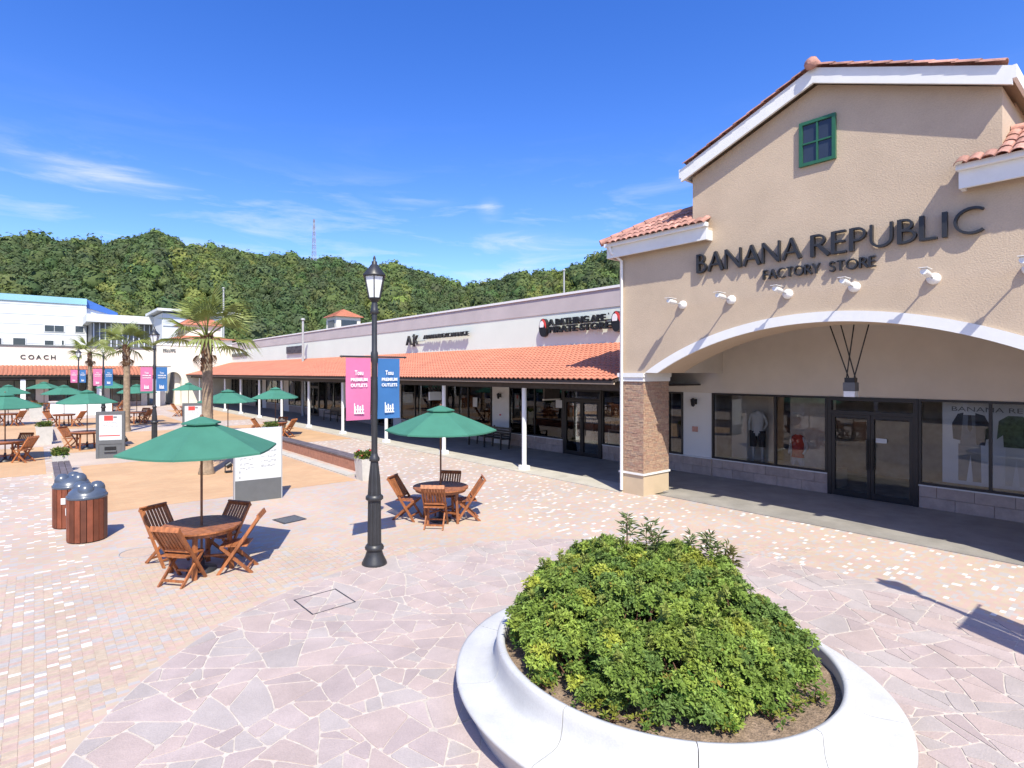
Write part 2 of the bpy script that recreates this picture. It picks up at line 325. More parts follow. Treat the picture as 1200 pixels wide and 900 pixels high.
def fast_mesh(name, verts, faces, mats, cols=None, smooth=False):
    """numpy arrays of equal-sided faces -> mesh"""
    me = bpy.data.meshes.new(name); nv, nf, k = len(verts), len(faces), faces.shape[1]
    me.vertices.add(nv); me.vertices.foreach_set('co', verts.astype(np.float32).ravel())
    me.loops.add(nf * k); me.loops.foreach_set('vertex_index', faces.astype(np.int32).ravel())
    me.polygons.add(nf); me.polygons.foreach_set('loop_start', np.arange(0, nf * k, k, dtype=np.int32))
    me.polygons.foreach_set('use_smooth', np.full(nf, smooth))
    for m in (mats if isinstance(mats, (list, tuple)) else [mats]): me.materials.append(m)
    if cols is not None:
        ca = me.color_attributes.new('Col', 'FLOAT_COLOR', 'POINT'); ca.data.foreach_set('color', np.c_[cols, np.ones(nv)].astype(np.float32).ravel())
    me.update(calc_edges=True); me.validate(); return me
def text_polys(txt, size, extrude, bold=0, align='LEFT'):
    cu = bpy.data.curves.new('text', 'FONT'); cu.body = txt; cu.size = size; cu.extrude = extrude; cu.offset = bold; cu.align_x = align; cu.resolution_u = 3
    ob = bpy.data.objects.new('text', cu); me = bpy.data.meshes.new_from_object(ob)
    vs = [v.co.copy() for v in me.vertices]; fs = [tuple(p.vertices) for p in me.polygons]
    bpy.data.objects.remove(ob); bpy.data.curves.remove(cu); bpy.data.meshes.remove(me); return vs, fs
def text_on(mb, txt, org, u, v, size, extrude=.004, bold=0, width=None, align='LEFT', mi=0, vscale=1):
    """lettering laid in the plane of u (reading direction) and v (up), set out along u x v"""
    vs, fs = text_polys(txt, size, extrude, bold, align); u = Vector(u); v = Vector(v); n = u.cross(v); org = Vector(org)
    if not vs: return
    sx = 1
    if width: xs = [p.x for p in vs]; sx = width / (max(xs) - min(xs))
    mb.add([org + u * (p.x * sx) + v * p.y * vscale + n * (p.z + extrude) for p in vs], fs, mi)

def scribble(mb, org, u, width, hgt, depth, step=.16):
    """lettering too far off to read: a row of raised upright and cross strokes"""
    u = Vector(u); n = u.cross(Vector((0, 0, 1))); org = Vector(org); x = 0; rnd = random.Random(len(mb.v) + int(width * 100))
    M = Matrix((u, n, Vector((0, 0, 1)))).transposed()
    while x < width - step * .5:
        c = org + u * (x + step * .18) + n * depth / 2; mb.obox(c + Vector((0, 0, hgt / 2)), (step * .28, depth, hgt), M)
        for zz in rnd.sample((.06, .5, .94), 2): mb.obox(org + u * (x + step * .5) + n * (depth / 2 - .002) + Vector((0, 0, hgt * zz)), (step * .5, depth - .004, hgt * .14), M)
        if rnd.random() < .5: mb.obox(c + u * step * .5 + Vector((0, 0, hgt * rnd.choice((.28, .5, .72)))), (step * .22, depth - .008, hgt * .5), M)
        x += step

# ================================================================ THE SETTING
b = MB(); b.add([(-3000, -3000, -.03), (3000, -3000, -.03), (3000, 3000, -.03), (-3000, 3000, -.03)], [(0, 1, 2, 3)]); struct('ground', b, GROUNDM)
b = MB(); b.add([(-20, -25, 0), (12.52, -25, 0), (12.52, 62, 0), (-20, 62, 0)], [(0, 1, 2, 3)]); PLAZA = struct('plaza_paving', b, PAVING)
def sheet(name, rects, z, m):
    b = MB()
    for x0, x1, y0, y1 in rects: b.box(x0, x1, y0, y1, z - .003, z)
    return struct(name, b, m)
sheet('orange_paving', [(1.2, 7.35, 14.75, 22.6), (1.0, 7.4, 26.6, 34), (1.0, 7.4, 38, 46), (8.6, 11.8, 24.2, 34.5), (8.6, 11.8, 38.5, 52), (-5, .3, 21.5, 29.5), (-5, .3, 33.5, 44)], .005, ORANGE)
sheet('pale_paving', [(.9, 7.4, 22.9, 26.3), (.9, 7.4, 34.3, 37.7), (.9, 7.4, 46.3, 57), (-5, .3, 29.8, 33.2), (-5, .3, 44.3, 57)], .004, PALEP)
PC = (4.7, 3.1); DISC = 5.1
def d2(x, y): return math.hypot(x - PC[0], y - PC[1])
Fv = Vector((math.sin(YAW), math.cos(YAW))); Rv = Vector((math.cos(YAW), -math.sin(YAW)))
def in_frame(x, y, z=0):
    d = x * Fv.x + y * Fv.y
    if d < .5: return None
    px = 551 + 655 * (x * Rv.x + y * Rv.y) / d; py = 437 - 655 * (z - H) / d
    return d if -10 < px < 1210 and -10 < py < 912 else None
# small tiles near the camera are built one by one, then as one joined part, then by the material on the same grid
cand = []
for i in range(-60, 118):
    for j in range(70, 190):
        x, y = (i + .5) * TX, (j + .5) * TY
        if d2(x, y) < DISC + .11 or x > 12.3: continue
        d = in_frame(x, y)
        if d and d < 10: cand.append((d, i, j))
cand.sort()
def paver_kind(i, j, x):
    lane = x < LANE_L or x > LANE_R; r = random.random()
    if lane and r < .06: return 3
    r = random.random(); return 0 if r < .32 else 1 if r < .58 else 2 if r < .82 else 4
pm = []
for k, m in enumerate(PAV):
    q = MB(); hx, hy = TX / 2 - .0013, TY / 2 - .0013
    q.add([(-hx, -hy, .0), (hx, -hy, 0), (hx, hy, 0), (-hx, hy, 0), (-hx + .002, -hy + .002, .0045), (hx - .002, -hy + .002, .0045), (hx - .002, hy - .002, .0045), (-hx + .002, hy - .002, .0045)],
          [(4, 5, 6, 7), (0, 1, 5, 4), (1, 2, 6, 5), (2, 3, 7, 6), (3, 0, 4, 7)]); pm.append(q.mesh('paver', m))
rest = MB()
for n_, (d, i, j) in enumerate(cand):
    x, y = (i + .5) * TX, (j + .5) * TY; k = paver_kind(i, j, x); z = random.uniform(-.0007, .0007)
    if n_ < 300:
        o = link('paver', pm[k], None, PLAZA); o.location = (x, y, z)
    else:
        hx, hy = TX / 2 - .0013, TY / 2 - .0013; h = .0045 + z
        rest.add([(x - hx, y - hy, 0), (x + hx, y - hy, 0), (x + hx, y + hy, 0), (x - hx, y + hy, 0), (x - hx, y - hy, h), (x + hx, y - hy, h), (x + hx, y + hy, h), (x - hx, y + hy, h)],
                 [(4, 5, 6, 7), (0, 1, 5, 4), (1, 2, 6, 5), (3, 0, 4, 7)], k)
stuff(rest.build('paver', PAV, PLAZA))
# crazy paving round the planter: a mortar bed and stones cut by random splits
b = MB(); nn = 128; b.add([(PC[0] + DISC * math.cos(2 * math.pi * k / nn), PC[1] + DISC * math.sin(2 * math.pi * k / nn), .0045) for k in range(nn)], [tuple(range(nn))])
DISCO = struct('flagstone_paving', b, MORTAR)
def area(p): return abs(sum(p[i][0] * p[(i + 1) % len(p)][1] - p[(i + 1) % len(p)][0] * p[i][1] for i in range(len(p)))) / 2
def clip(poly, nx, ny, c):
    o = []
    for i in range(len(poly)):
        a, bb = poly[i], poly[(i + 1) % len(poly)]; da = a[0] * nx + a[1] * ny - c; db = bb[0] * nx + bb[1] * ny - c
        if da <= 0: o.append(a)
        if da * db < 0: t = da / (da - db); o.append((a[0] + (bb[0] - a[0]) * t, a[1] + (bb[1] - a[1]) * t))
    return o
def split(poly, lim):
    A = area(poly); lim = min(lim, .24)
    cx = sum(p[0] for p in poly) / len(poly); cy = sum(p[1] for p in poly) / len(poly)
    if A < lim: return [poly]
    cov = np.cov(np.array(poly).T); ev, vec = np.linalg.eigh(cov); ax = vec[:, 1]
    for tries in range(30):
        a = math.atan2(ax[1], ax[0]) + random.gauss(0, .42); nx, ny = math.cos(a), math.sin(a)
        c = cx * nx + cy * ny + random.gauss(0, .16) * math.sqrt(A)
        l1, l2 = clip(poly, nx, ny, c), clip(poly, -nx, -ny, -c)
        if len(l1) > 2 and len(l2) > 2 and min(area(l1), area(l2)) >= .16 * A: break
    else: return [poly]
    r = []
    for q in (l1, l2): r += split(q, random.choice((.04, .06, .09, .13, .17, .22)))
    return r
def inset(poly, g):
    # convex outline, counter-clockwise
    if sum(poly[i][0] * poly[(i + 1) % len(poly)][1] - poly[(i + 1) % len(poly)][0] * poly[i][1] for i in range(len(poly))) < 0: poly = poly[::-1]
    q = poly
    for i in range(len(poly)):
        a, bb = poly[i], poly[(i + 1) % len(poly)]; dx, dy = bb[0] - a[0], bb[1] - a[1]; ln = math.hypot(dx, dy)
        if ln < 1e-5: continue
        nx, ny = dy / ln, -dx / ln; q = clip(q, nx, ny, a[0] * nx + a[1] * ny - g)
        if len(q) < 3: return None
    return q
def warp(x, y):
    """cracks wander: a smooth sideways drift that dies out at the rim"""
    k = max(0, min(1, (DISC - d2(x, y)) / .5))
    return (x + k * (.035 * math.sin(2.1 * y + 1.3 * x) + .014 * math.sin(7 * y + 1)), y + k * (.035 * math.sin(2.3 * x - 1.1 * y + 2) + .014 * math.sin(6.3 * x + 4)))
def edge_cut(q):
    o = []
    for i in range(len(q)):
        a, c = q[i], q[(i + 1) % len(q)]; n = max(1, int(math.hypot(c[0] - a[0], c[1] - a[1]) / .12)); dx, dy = c[0] - a[0], c[1] - a[1]; l_ = math.hypot(dx, dy) or 1
        for k in range(n): t = k / n; e_ = random.gauss(0, .0022) if k else 0; o.append((a[0] + dx * t - dy / l_ * e_, a[1] + dy * t + dx / l_ * e_))
    return o
disc0 = [(PC[0] + (DISC - .005) * math.cos(2 * math.pi * k / 72), PC[1] + (DISC - .005) * math.sin(2 * math.pi * k / 72)) for k in range(72)]
stones = []
for p in split(disc0, .2):
    q = inset(p, random.uniform(.004, .0085))
    if not q or area(q) < .006: continue
    # round the corners off a little
    r_ = []
    for i in range(len(q)):
        a, c, bb = q[i - 1], q[i], q[(i + 1) % len(q)]
        for t, o_ in ((.12, a), (.12, bb)):
            ln = math.hypot(o_[0] - c[0], o_[1] - c[1]); f = min(t, .03 / max(ln, 1e-4)); r_.append((c[0] + (o_[0] - c[0]) * f, c[1] + (o_[1] - c[1]) * f))
    q = [warp(*p_) for p_ in edge_cut(r_)]; cx = sum(p_[0] for p_ in q) / len(q); cy = sum(p_[1] for p_ in q) / len(q)
    if d2(cx, cy) < 1.6: continue
    stones.append((in_frame(cx, cy) or 99, cx, cy, q))
stones.sort(key=lambda t: t[0]); rest = MB()
for n_, (d, cx, cy, q) in enumerate(stones):
    b = rest if n_ >= 298 else MB(); n = len(q); z = .010 + random.uniform(-.001, .0012); k = random.randrange(4)
    ctr = (cx, cy); qi = [(cx + (x - cx) * .985, cy + (y - cy) * .985) for x, y in q]
    b.add([(x, y, .003) for x, y in q] + [(x, y, z) for x, y in qi], [tuple(range(n, 2 * n))] + [(i, (i + 1) % n, n + (i + 1) % n, n + i) for i in range(n)], k if b is rest else 0)
    if b is not rest: b.build('flagstone', FLAG[k], DISCO)
stuff(rest.build('flagstone', FLAG, DISCO))
# covered walkway and its pale edge
struct('walkway', MB().box(12.9, 16.2, -16, 62, -.02, .022).box(12.5, 12.9, -16, 8.2, -.02, .022), WALK)
ed = MB(); y = 9.0
while y < 60: ed.box(11.95, 12.895, y, y + 1.19, -.02, .024); y += 1.2
struct('walkway_edge', ed, CURB)
# hills: a terrain sheet and its forest
AZ = [-60, -30, -2.1, .5, 3.4, 5.2, 8.4, 10.8, 14.7, 18.5, 20.5, 22.2, 24.6, 27.5, 30.9, 33.5, 37, 40.5, 43.1, 46.6, 49.1, 52.6, 60, 75, 100]
EL = [9, 10, 10.9, 11.45, 11.5, 11.2, 12.45, 11.7, 11.8, 11.15, 11.5, 11.0, 11.7, 10.95, 10.9, 10.45, 9.7, 9.7, 10.5, 10.85, 11.6, 12.3, 12, 10, 9]
def ridge(az): return 330 + 35 * np.sin(np.radians(az) * 5.3) - np.where(np.asarray(az) < 2, 0, 0)
def hill_h(az, r):
    rr = ridge(az); top = rr * np.tan(np.radians(np.interp(az, AZ, EL))) + H - 10.5
    t = np.clip((r - 150) / (rr - 150), 0, 1.25); s_ = np.where(t < 1, np.sin(np.clip(t, 0, 1) * math.pi / 2) ** 1.25, 1 - (t - 1) * 1.2)
    bump = 5 * np.sin(az * .9 + r * .03) * np.sin(r * .045 + az * .35) * np.clip(t, 0, 1) * np.clip(1.05 - t, 0, 1) * 2
    return top * s_ + bump - .5
na, nr = 150, 40; azs = np.linspace(-60, 100, na); rs_ = np.linspace(135, 390, nr)
A_, R_ = np.meshgrid(azs, rs_, indexing='ij'); Z_ = hill_h(A_, R_)
V_ = np.stack([R_ * np.sin(np.radians(A_)), R_ * np.cos(np.radians(A_)), Z_], -1).reshape(-1, 3)
I_ = np.arange(na * nr).reshape(na, nr); F_ = np.stack([I_[:-1, :-1], I_[:-1, 1:], I_[1:, 1:], I_[1:, :-1]], -1).reshape(-1, 4)
HILL = link('hill', fast_mesh('hill', V_, F_, DARKG, smooth=True)); HILL['kind'] = 'structure'
def forest():
    pts = []
    for _ in range(60000):
        if len(pts) >= 9500: break
        az = RNG.uniform(-14, 66); r = math.sqrt(RNG.uniform(152 ** 2, 372 ** 2)); rr = float(ridge(az))
        if r > rr + 8: continue
        pts.append((az, r))
    pts = np.array(pts); az, r = pts[:, 0], pts[:, 1]; n = len(pts); z = hill_h(az, r)
    c = np.stack([r * np.sin(np.radians(az)), r * np.cos(np.radians(az)), z], 1)
    rad = RNG.uniform(1.5, 2.7, n) * np.where(RNG.random(n) < .14, 1.5, 1); hgt = rad * RNG.uniform(.8, 1.2, n); c[:, 2] += hgt * .55 + .6
    # tone by patches: dark evergreen, mid green, yellow-green bamboo
    f = np.sin(az * .55 + 1) * np.sin(r * .021 + az * .2) + .55 * np.sin(az * 1.9 + r * .05) + RNG.normal(0, .42, n)
    f += np.where((az > -1) & (az < 17), .25, -.15) + np.where(az > 43, .35, 0)
    base = np.where(f[:, None] > 1.1, (.20, .235, .065), np.where(f[:, None] > .1, (.128, .168, .058), (.092, .132, .054))) * RNG.uniform(.82, 1.14, (n, 1))
    base = base * (1 + RNG.normal(0, .06, (n, 3)))
    M = 84; d = RNG.normal(size=(n, M, 3)); d[..., 2] = np.abs(d[..., 2]) * 1.1 - .25; d /= np.linalg.norm(d, axis=-1, keepdims=True)
    lump = 1 + .22 * np.sin(d[..., 0] * 5 + az[:, None] * 9) * np.sin(d[..., 1] * 5 + r[:, None]) + RNG.normal(0, .045, (n, M))
    P = c[:, None] + d * lump[..., None] * np.stack([rad, rad, hgt], -1)[:, None]
    nrm = d + RNG.normal(0, .22, d.shape); nrm /= np.linalg.norm(nrm, axis=-1, keepdims=True)
    t1 = np.cross(nrm, RNG.normal(size=d.shape)); t1 /= np.linalg.norm(t1, axis=-1, keepdims=True); t2 = np.cross(nrm, t1)
    sz = (RNG.uniform(.21, .34, (n, M)) * (rad[:, None] / 2.1))[..., None] * 1.25
    Q = np.stack([P - t1 * sz - t2 * sz * .2, P - t2 * sz + t1 * .2 * sz, P + t1 * sz + t2 * .25 * sz, P + t2 * sz * .9], 2).reshape(-1, 3)
    F = np.arange(len(Q)).reshape(-1, 4); col = np.repeat(base[:, None] * RNG.uniform(.84, 1.18, (n, M, 1)), 4, 1).reshape(-1, 3)
    o = link('forest', fast_mesh('forest', Q, F, LEAFF, np.clip(col, .005, 1))); o['kind'] = 'stuff'
    # the wood's inner mass, so that no sky shows through the crowns
    ico = bmesh.new(); bmesh.ops.create_icosphere(ico, subdivisions=2, radius=1); iv = np.array([v.co[:] for v in ico.verts]); fi = np.array([[v.index for v in f_.verts] for f_ in ico.faces]); ico.free()
    V = (c[:, None] + iv[None] * np.stack([rad, rad, hgt], -1)[:, None] * (.80 + RNG.normal(0, .10, (n, len(iv), 1)))).reshape(-1, 3); CC = np.repeat(base * .92, len(iv), 0); FF = (fi[None] + (np.arange(n) * len(iv))[:, None, None]).reshape(-1, 3)
    o = link('forest_understorey', fast_mesh('forest_understorey', V, FF, LEAFF, np.clip(CC, .005, 1), True)); o['kind'] = 'stuff'
forest()

# ================================================================ BUILDINGS
FX = 16.0                                              # plane of the shop fronts
def window(par, y0, y1, z0, z1, x=FX, mull=(), rails=(), m=BLACK, th=.05, name='window', glass=GLASS, back=.06):
    """framed shop window in a wall facing -X; its panes are sub-parts"""
    f = MB(); a, c = x - .03, x + back
    f.box(a, c, y0, y0 + th, z0, z1).box(a, c, y1 - th, y1, z0, z1).box(a + .002, c - .002, y0 + th, y1 - th, z0, z0 + th).box(a + .002, c - .002, y0 + th, y1 - th, z1 - th, z1)
    ms = sorted(mull); rs = sorted(rails)
    for q in ms: f.box(a + .001, c - .001, q - th / 2, q + th / 2, z0 + th, z1 - th)
    for q in rs: f.box(a + .004, c - .004, y0 + th, y1 - th, q - th / 2, q + th / 2)
    o = f.build(name, m, par); es = [y0] + ms + [y1]
    for i in range(len(es) - 1):
        p = MB(); p.box(x + .012, x + .018, es[i] + th * .5, es[i + 1] - th * .5, z0 + th * .5, z1 - th * .5); p.build('pane', glass, o)
    return o
def door(par, y0, y1, z1, top=2.07, x=FX):
    """double glass door under a transom"""
    f = MB(); a, c = x - .04, x + .08; th = .09; ym = (y0 + y1) / 2
    f.box(a, c, y0, y0 + th, .022, z1).box(a, c, y1 - th, y1, .022, z1).box(a + .002, c - .002, y0 + th, y1 - th, z1 - th, z1).box(a + .002, c - .002, y0 + th, y1 - th, top, top + th)
    fr = f.build('door_frame', BLACK, par)
    MB().box(x + .012, x + .018, y0 + th, y1 - th, top + th, z1 - th).build('transom_pane', GLASS, fr)
    for (p0, p1, hs_) in ((y0 + th + .004, ym - .004, 1), (ym + .004, y1 - th - .004, -1)):
        d = MB(); d.box(a + .01, c - .02, p0, p0 + .07, .03, top - .004).box(a + .01, c - .02, p1 - .07, p1, .03, top - .004).box(a + .012, c - .022, p0 + .07, p1 - .07, top - .08, top - .004).box(a + .012, c - .022, p0 + .07, p1 - .07, .03, .17)
        dl = d.build('door', BLACK, par)
        MB().box(x + .012, x + .018, p0 + .06, p1 - .06, .15, top - .07).build('pane', GLASS, dl)
        hy = (p1 - .05) if hs_ == 1 else (p0 + .05); hb = MB(); hb.tube([(x - .10, hy, .75), (x - .10, hy, 1.5)], .018, 6).bar((x - .10, hy, .85), (x - .03, hy, .85), .02, .02).bar((x - .10, hy, 1.4), (x - .03, hy, 1.4), .02, .02); hb.build('handle', BLACK, dl)
def tiled_low_wall(par, y0, y1, x=FX, z1=.55, parts=True):
    c = MB().box(x + .035, x + .25, y0, y1, 0, z1 - .03); c.build('low_wall', MORTAR, par)
    MB().box(x - .035, x + .25, y0, y1, z1 - .029, z1).build('sill', CREAMW, par)
    n = max(1, round((y1 - y0) / .62)); w_ = (y1 - y0) / n; st = MB()
    for r_ in range(2):
        za, zb = (.024, .272) if r_ == 0 else (.28, z1 - .032); ys = [y0] + [y0 + w_ * (k + (.5 if r_ else 1)) for k in range(n + (0 if r_ else -1) + (0 if r_ else 0))] + [y1]
        for i in range(len(ys) - 1):
            if ys[i + 1] - ys[i] < .05: continue
            b_ = MB() if parts else st; b_.box(x + random.uniform(-.006, .0), x + .034, ys[i] + .004, ys[i + 1] - .004, za, zb)
            if parts: b_.build('stone_tile', WTILE, par)
    if not parts: stuff(st.build('stone_tile', WTILE, par))
def roof_tile_mesh(wd, ln, m, n=6, th=.018):
    """one barrel tile: runs down -Y of its own frame, x across"""
    b = MB(); vs = []
    for yy, lift in ((0, .0), (-ln, .022)):
        for rr in (wd * .5, wd * .5 - th):
            vs += [(-math.cos(math.pi * k / n) * rr, yy, math.sin(math.pi * k / n) * rr * .62 + lift) for k in range(n + 1)]
    k1 = n + 1; fs = []
    for k in range(n): fs += [(k, k + 1, 2 * k1 + k + 1, 2 * k1 + k), (2 * k1 + k, 2 * k1 + k + 1, 3 * k1 + k + 1, 3 * k1 + k)]
    return b.add(vs, fs, 0, False).mesh('roof_tile', m)
TILEM = roof_tile_mesh(.2, .36, TILE2, 6, .015)
def lay_tiles(par, p0, across, down, na_, nd_, wd, ln, keep=None, name='roof_tile'):
    """rows of single barrel tiles on a slope: p0 top corner, unit vectors across and down"""
    a = Vector(across).normalized(); d = Vector(down).normalized(); n = a.cross(-d)
    if n.z < 0: p0 = Vector(p0) + a * na_ * wd; a = -a; n = -n
    M = Matrix((a, -d, n)).transposed().to_4x4(); off = WL[par.name]
    for i in range(na_):
        for j in range(nd_):
            p = Vector(p0) + a * (i + .5) * wd + d * j * ln * .86 + n * .02
            if keep and not keep(p): continue
            o = link(name, TILEM, None, par); Mx = M.copy(); Mx.translation = p - off; o.matrix_local = Mx @ Matrix.Rotation(random.gauss(0, .012), 4, 'Z')
            o.scale = (wd / .2, ln / .36, 1)

# ---------------------------------------------------------------- the stucco store on the right
ST = thing('clothing_store', 'tan stucco store with a gabled top and wide white arch, nearest on the right', 'building', (12.05, 4.42, 0))
CY_ = 4.42; W1 = 12.05; W2 = 13.16; RI = 6.81; ZC = -2.72
def arc(r, y0, y1, n=40):
    a0 = math.atan2(math.sqrt(r * r - (y0 - CY_) ** 2), y0 - CY_); a1 = math.atan2(math.sqrt(r * r - (y1 - CY_) ** 2), y1 - CY_)
    return [(CY_ + r * math.cos(a0 + (a1 - a0) * k / n), ZC + r * math.sin(a0 + (a1 - a0) * k / n)) for k in range(n + 1)]
hw = math.sqrt(RI ** 2 - (3.1 - ZC) ** 2)
poly = [(9.08, 3.1), (9.08, 6.42), (7.05, 6.42), (7.05, 7.62), (CY_, 8.72), (1.79, 7.62), (1.79, 6.42), (-.24, 6.42), (-.24, 3.1)] + arc(RI, CY_ - hw, CY_ + hw)
MB().prism(poly, 'x', W1, W2).build('front_wall', STUCCO, ST)
g_ = MB(); g_.box(W2 - .002, 24, 6.75, 7.05, 5.13, 7.7).box(W2 - .002, 24, 1.79, 2.09, 5.13, 7.7); g_.build('side_wall', STUCCO, ST)
# gable roof: deck, soffit, barge boards, tiles
zt = lambda y: 8.97 - .417 * abs(y - CY_)
for s in (1, -1):
    ye = CY_ + 2.78 * s
    pr = [(CY_, zt(CY_)), (ye, zt(ye)), (ye, zt(ye) - .06), (CY_, zt(CY_) - .06)]
    MB().prism(pr, 'x', 11.86, 24).build('roof_deck', SOFF, ST)
    pf = [(CY_ - .0 * s, zt(CY_) - .0), (ye, zt(ye)), (ye, zt(ye) - .29), (CY_, zt(CY_) - .29)]
    MB().prism(pf, 'x', 11.80, 11.858).build('barge_board', WHITE, ST)
    MB().prism([(ye, zt(ye) + .002), (ye + .05 * s, zt(ye) + .002), (ye + .05 * s, zt(ye) - .2), (ye, zt(ye) - .2)], 'x', 11.80, 24).build('eave_board', WHITE, ST)
    dn = Vector((0, s, -.417)).normalized(); ln_ = 2.78 * math.sqrt(1 + .417 ** 2)
    # verge: a run of single tiles along the rake, the field behind it joined
    lay_tiles(ST, (11.74 if s > 0 else 11.96, CY_, zt(CY_) + .01), (1 if s < 0 else -1, 0, 0) if False else ((1, 0, 0) if s > 0 else (-1, 0, 0)), dn, 1, 9, .22, .37)
    f = MB()
    for i in range(44):
        for j in range(9):
            q0 = Vector((12.08 + i * .27, CY_, zt(CY_) + .01)) + dn * j * .318; q1 = q0 + dn * .35 + Vector((0, 0, .02)); vs = []
            for q in (q0, q1): vs += [q + Vector((-math.cos(math.pi * k / 4) * .13, 0, math.sin(math.pi * k / 4) * .085)) for k in range(5)]
            f.add(vs, [(k, k + 1, 6 + k, 5 + k) if s < 0 else (5 + k, 6 + k, k + 1, k) for k in range(4)])
    stuff(f.build('roof_tile', TILE2, ST))
rc = MB()
for k in range(30): rc.tube([(11.72 + k * .40, CY_, zt(CY_) + .075), (11.72 + k * .40 + .42, CY_, zt(CY_) + .055)], [.115, .10], 8)
stuff(rc.build('ridge_tile', TILE2, ST))
MB().tube([(11.72, CY_, 9.02), (11.70, CY_, 9.02), (11.66, CY_, 9.02), (11.63, CY_, 9.02)], [.125, .12, .09, .03], 12).build('ridge_end_cap', TILE2, ST)
# the two hipped wings beside the gable
for s in (1, -1):
    Y = lambda v: CY_ + (v - CY_) * s
    ya, yb = sorted((Y(6.57), Y(9.32)))
    MB().box(11.80, 11.86, ya, yb, 6.08, 6.36).build('fascia_board', WHITE, ST)
    MB().box(11.70, 11.84, ya - .02, yb + .02, 6.362, 6.45).build('gutter', METALW, ST)
    MB().box(11.862, W1 - .002, ya, yb, 6.30, 6.355).build('soffit', SOFF, ST)
    MB().box(11.86, 12.048, *sorted((Y(6.57), Y(6.63))), 6.08, 6.298).build('fascia_end', WHITE, ST)
    MB().box(11.862, 13.8, *sorted((Y(9.26), Y(9.32))), 6.08, 6.298).build('fascia_end', WHITE, ST)
    A = [(11.74, Y(6.60), 6.44), (11.74, Y(9.45), 6.44), (13.76, Y(9.45), 6.44), (13.76, Y(6.9), 6.44), (12.75, Y(7.0), 7.06), (12.75, Y(8.44), 7.06), (12.05, Y(6.6), 6.63)]
    MB().add(A, [(0, 1, 5, 4, 6), (1, 2, 5), (2, 3, 4, 5), (3, 2, 1, 0)]).build('wing_roof', TILE, ST)
    dn = Vector((-1.01, 0, -.62)).normalized()
    def kp(p, s=s): yy = CY_ + (p.y - CY_) * s; return yy < 9.45 - (p.x - 11.74) * 1.0 and (yy > 6.58) and (p.x < 12.06 or yy > 7.04)
    if s > 0: lay_tiles(ST, (12.70, 6.55, 7.03), (0, 1, 0), dn, 18, 4, .168, .345, kp)
    else: lay_tiles(ST, (12.70, CY_ - (9.55 - CY_), 7.03), (0, 1, 0), dn, 18, 4, .168, .345, kp)
    dn2 = Vector((0, s * 1.01, -.62)).normalized()
    def kp2(p, s=s): yy = CY_ + (p.y - CY_) * s; return yy > 8.44 and abs(p.x - 12.75) < (yy - 8.44) * 1.0 + .03
    lay_tiles(ST, (11.75, Y(8.44), 7.03) if s < 0 else (13.75, 8.44, 7.03), (1, 0, 0) if s < 0 else (-1, 0, 0), dn2, 12, 4, .168, .345, kp2) if False else lay_tiles(ST, (11.75, Y(8.44), 7.03) if s > 0 else (13.75, Y(8.44), 7.03), (1, 0, 0) if s > 0 else (-1, 0, 0), dn2, 12, 4, .168, .345, kp2)
    h = MB()
    for k in range(5):
        p0 = Vector((12.75, Y(8.44), 7.1)); p1 = Vector((11.74, Y(9.45), 6.5)); h.tube([p0 + (p1 - p0) * k / 5, p0 + (p1 - p0) * (k + 1.08) / 5], [.075, .095], 7)
    for k in range(4): h.tube([(12.75, Y(7.06 + k * .35), 7.11), (12.75, Y(7.06 + k * .35 + .37), 7.1)], [.09, .08], 7)
    stuff(h.build('hip_tile', TILE2, ST))
# arch trim, caps, piers
to, ti = arc(7.005, CY_ - 3.89, CY_ + 3.89), arc(RI - .002, CY_ - hw, CY_ + hw)
MB().prism(to + ti[::-1], 'x', W1 - .055, W1 - .001).build('arch_trim', WHITE, ST)
for s in (1, -1):
    Y = lambda v: CY_ + (v - CY_) * s
    bx = lambda x0, x1, a, c, z0, z1: MB().box(x0, x1, *sorted((Y(a), Y(c))), z0, z1)
    bx(W1 - .07, W2 + .05, 8.33, 9.13, 2.99, 3.099).build('pier_cap', WHITE, ST); bx(W1 - .04, W2 + .03, 8.355, 9.105, 2.885, 2.988).build('pier_cap', WHITE, ST)
    bx(W1, W2, 8.38, 9.08, 0, .515).build('pier_base', BASEB, ST); bx(W1 - .035, W2 + .03, 8.35, 9.11, .517, .565).build('pier_band', WHITE, ST)
    core = bx(W1 + .025, W2 - .025, 8.405, 9.055, .567, 2.884); core.build('pier_core', MORTAR, ST)
    st = MB(); z = .57
    while z < 2.87:
        h = random.choice((.034, .042, .05)); h = min(h, 2.882 - z)
        if h < .02: break
        for face in range(4):
            ln_ = (9.08 - 8.38) if face < 2 else (W2 - W1); t = -random.uniform(0, .15)
            while t < ln_:
                wd = random.uniform(.09, .22); a, c = max(t, 0) + .002, min(t + wd, ln_) - .002; t += wd
                if c - a < .01: continue
                pr_ = random.uniform(.0, .012); k = random.choices(range(4), (5, 3, 2, 3))[0]
                if face == 0: st.box(W1 - pr_ + .003, W1 + .027, *sorted((Y(8.38 + a), Y(8.38 + c))), z + .002, z + h - .002, k)
                elif face == 1: st.box(W2 - .027, W2 - .003 + pr_, *sorted((Y(8.38 + a), Y(8.38 + c))), z + .002, z + h - .002, k)
                elif face == 2: st.box(W1 + a, W1 + c, *sorted((Y(8.383 - pr_), Y(8.407))), z + .002, z + h - .002, k)
                else: st.box(W1 + a, W1 + c, *sorted((Y(9.053), Y(9.077 + pr_))), z + .002, z + h - .002, k)
        z += h
    stuff(st.build('ledger_stone', STONE, ST))
    bx(W2 + .002, FX, 8.4, 8.62, 3.1, 5.0).build('porch_beam', STUCCO2, ST)
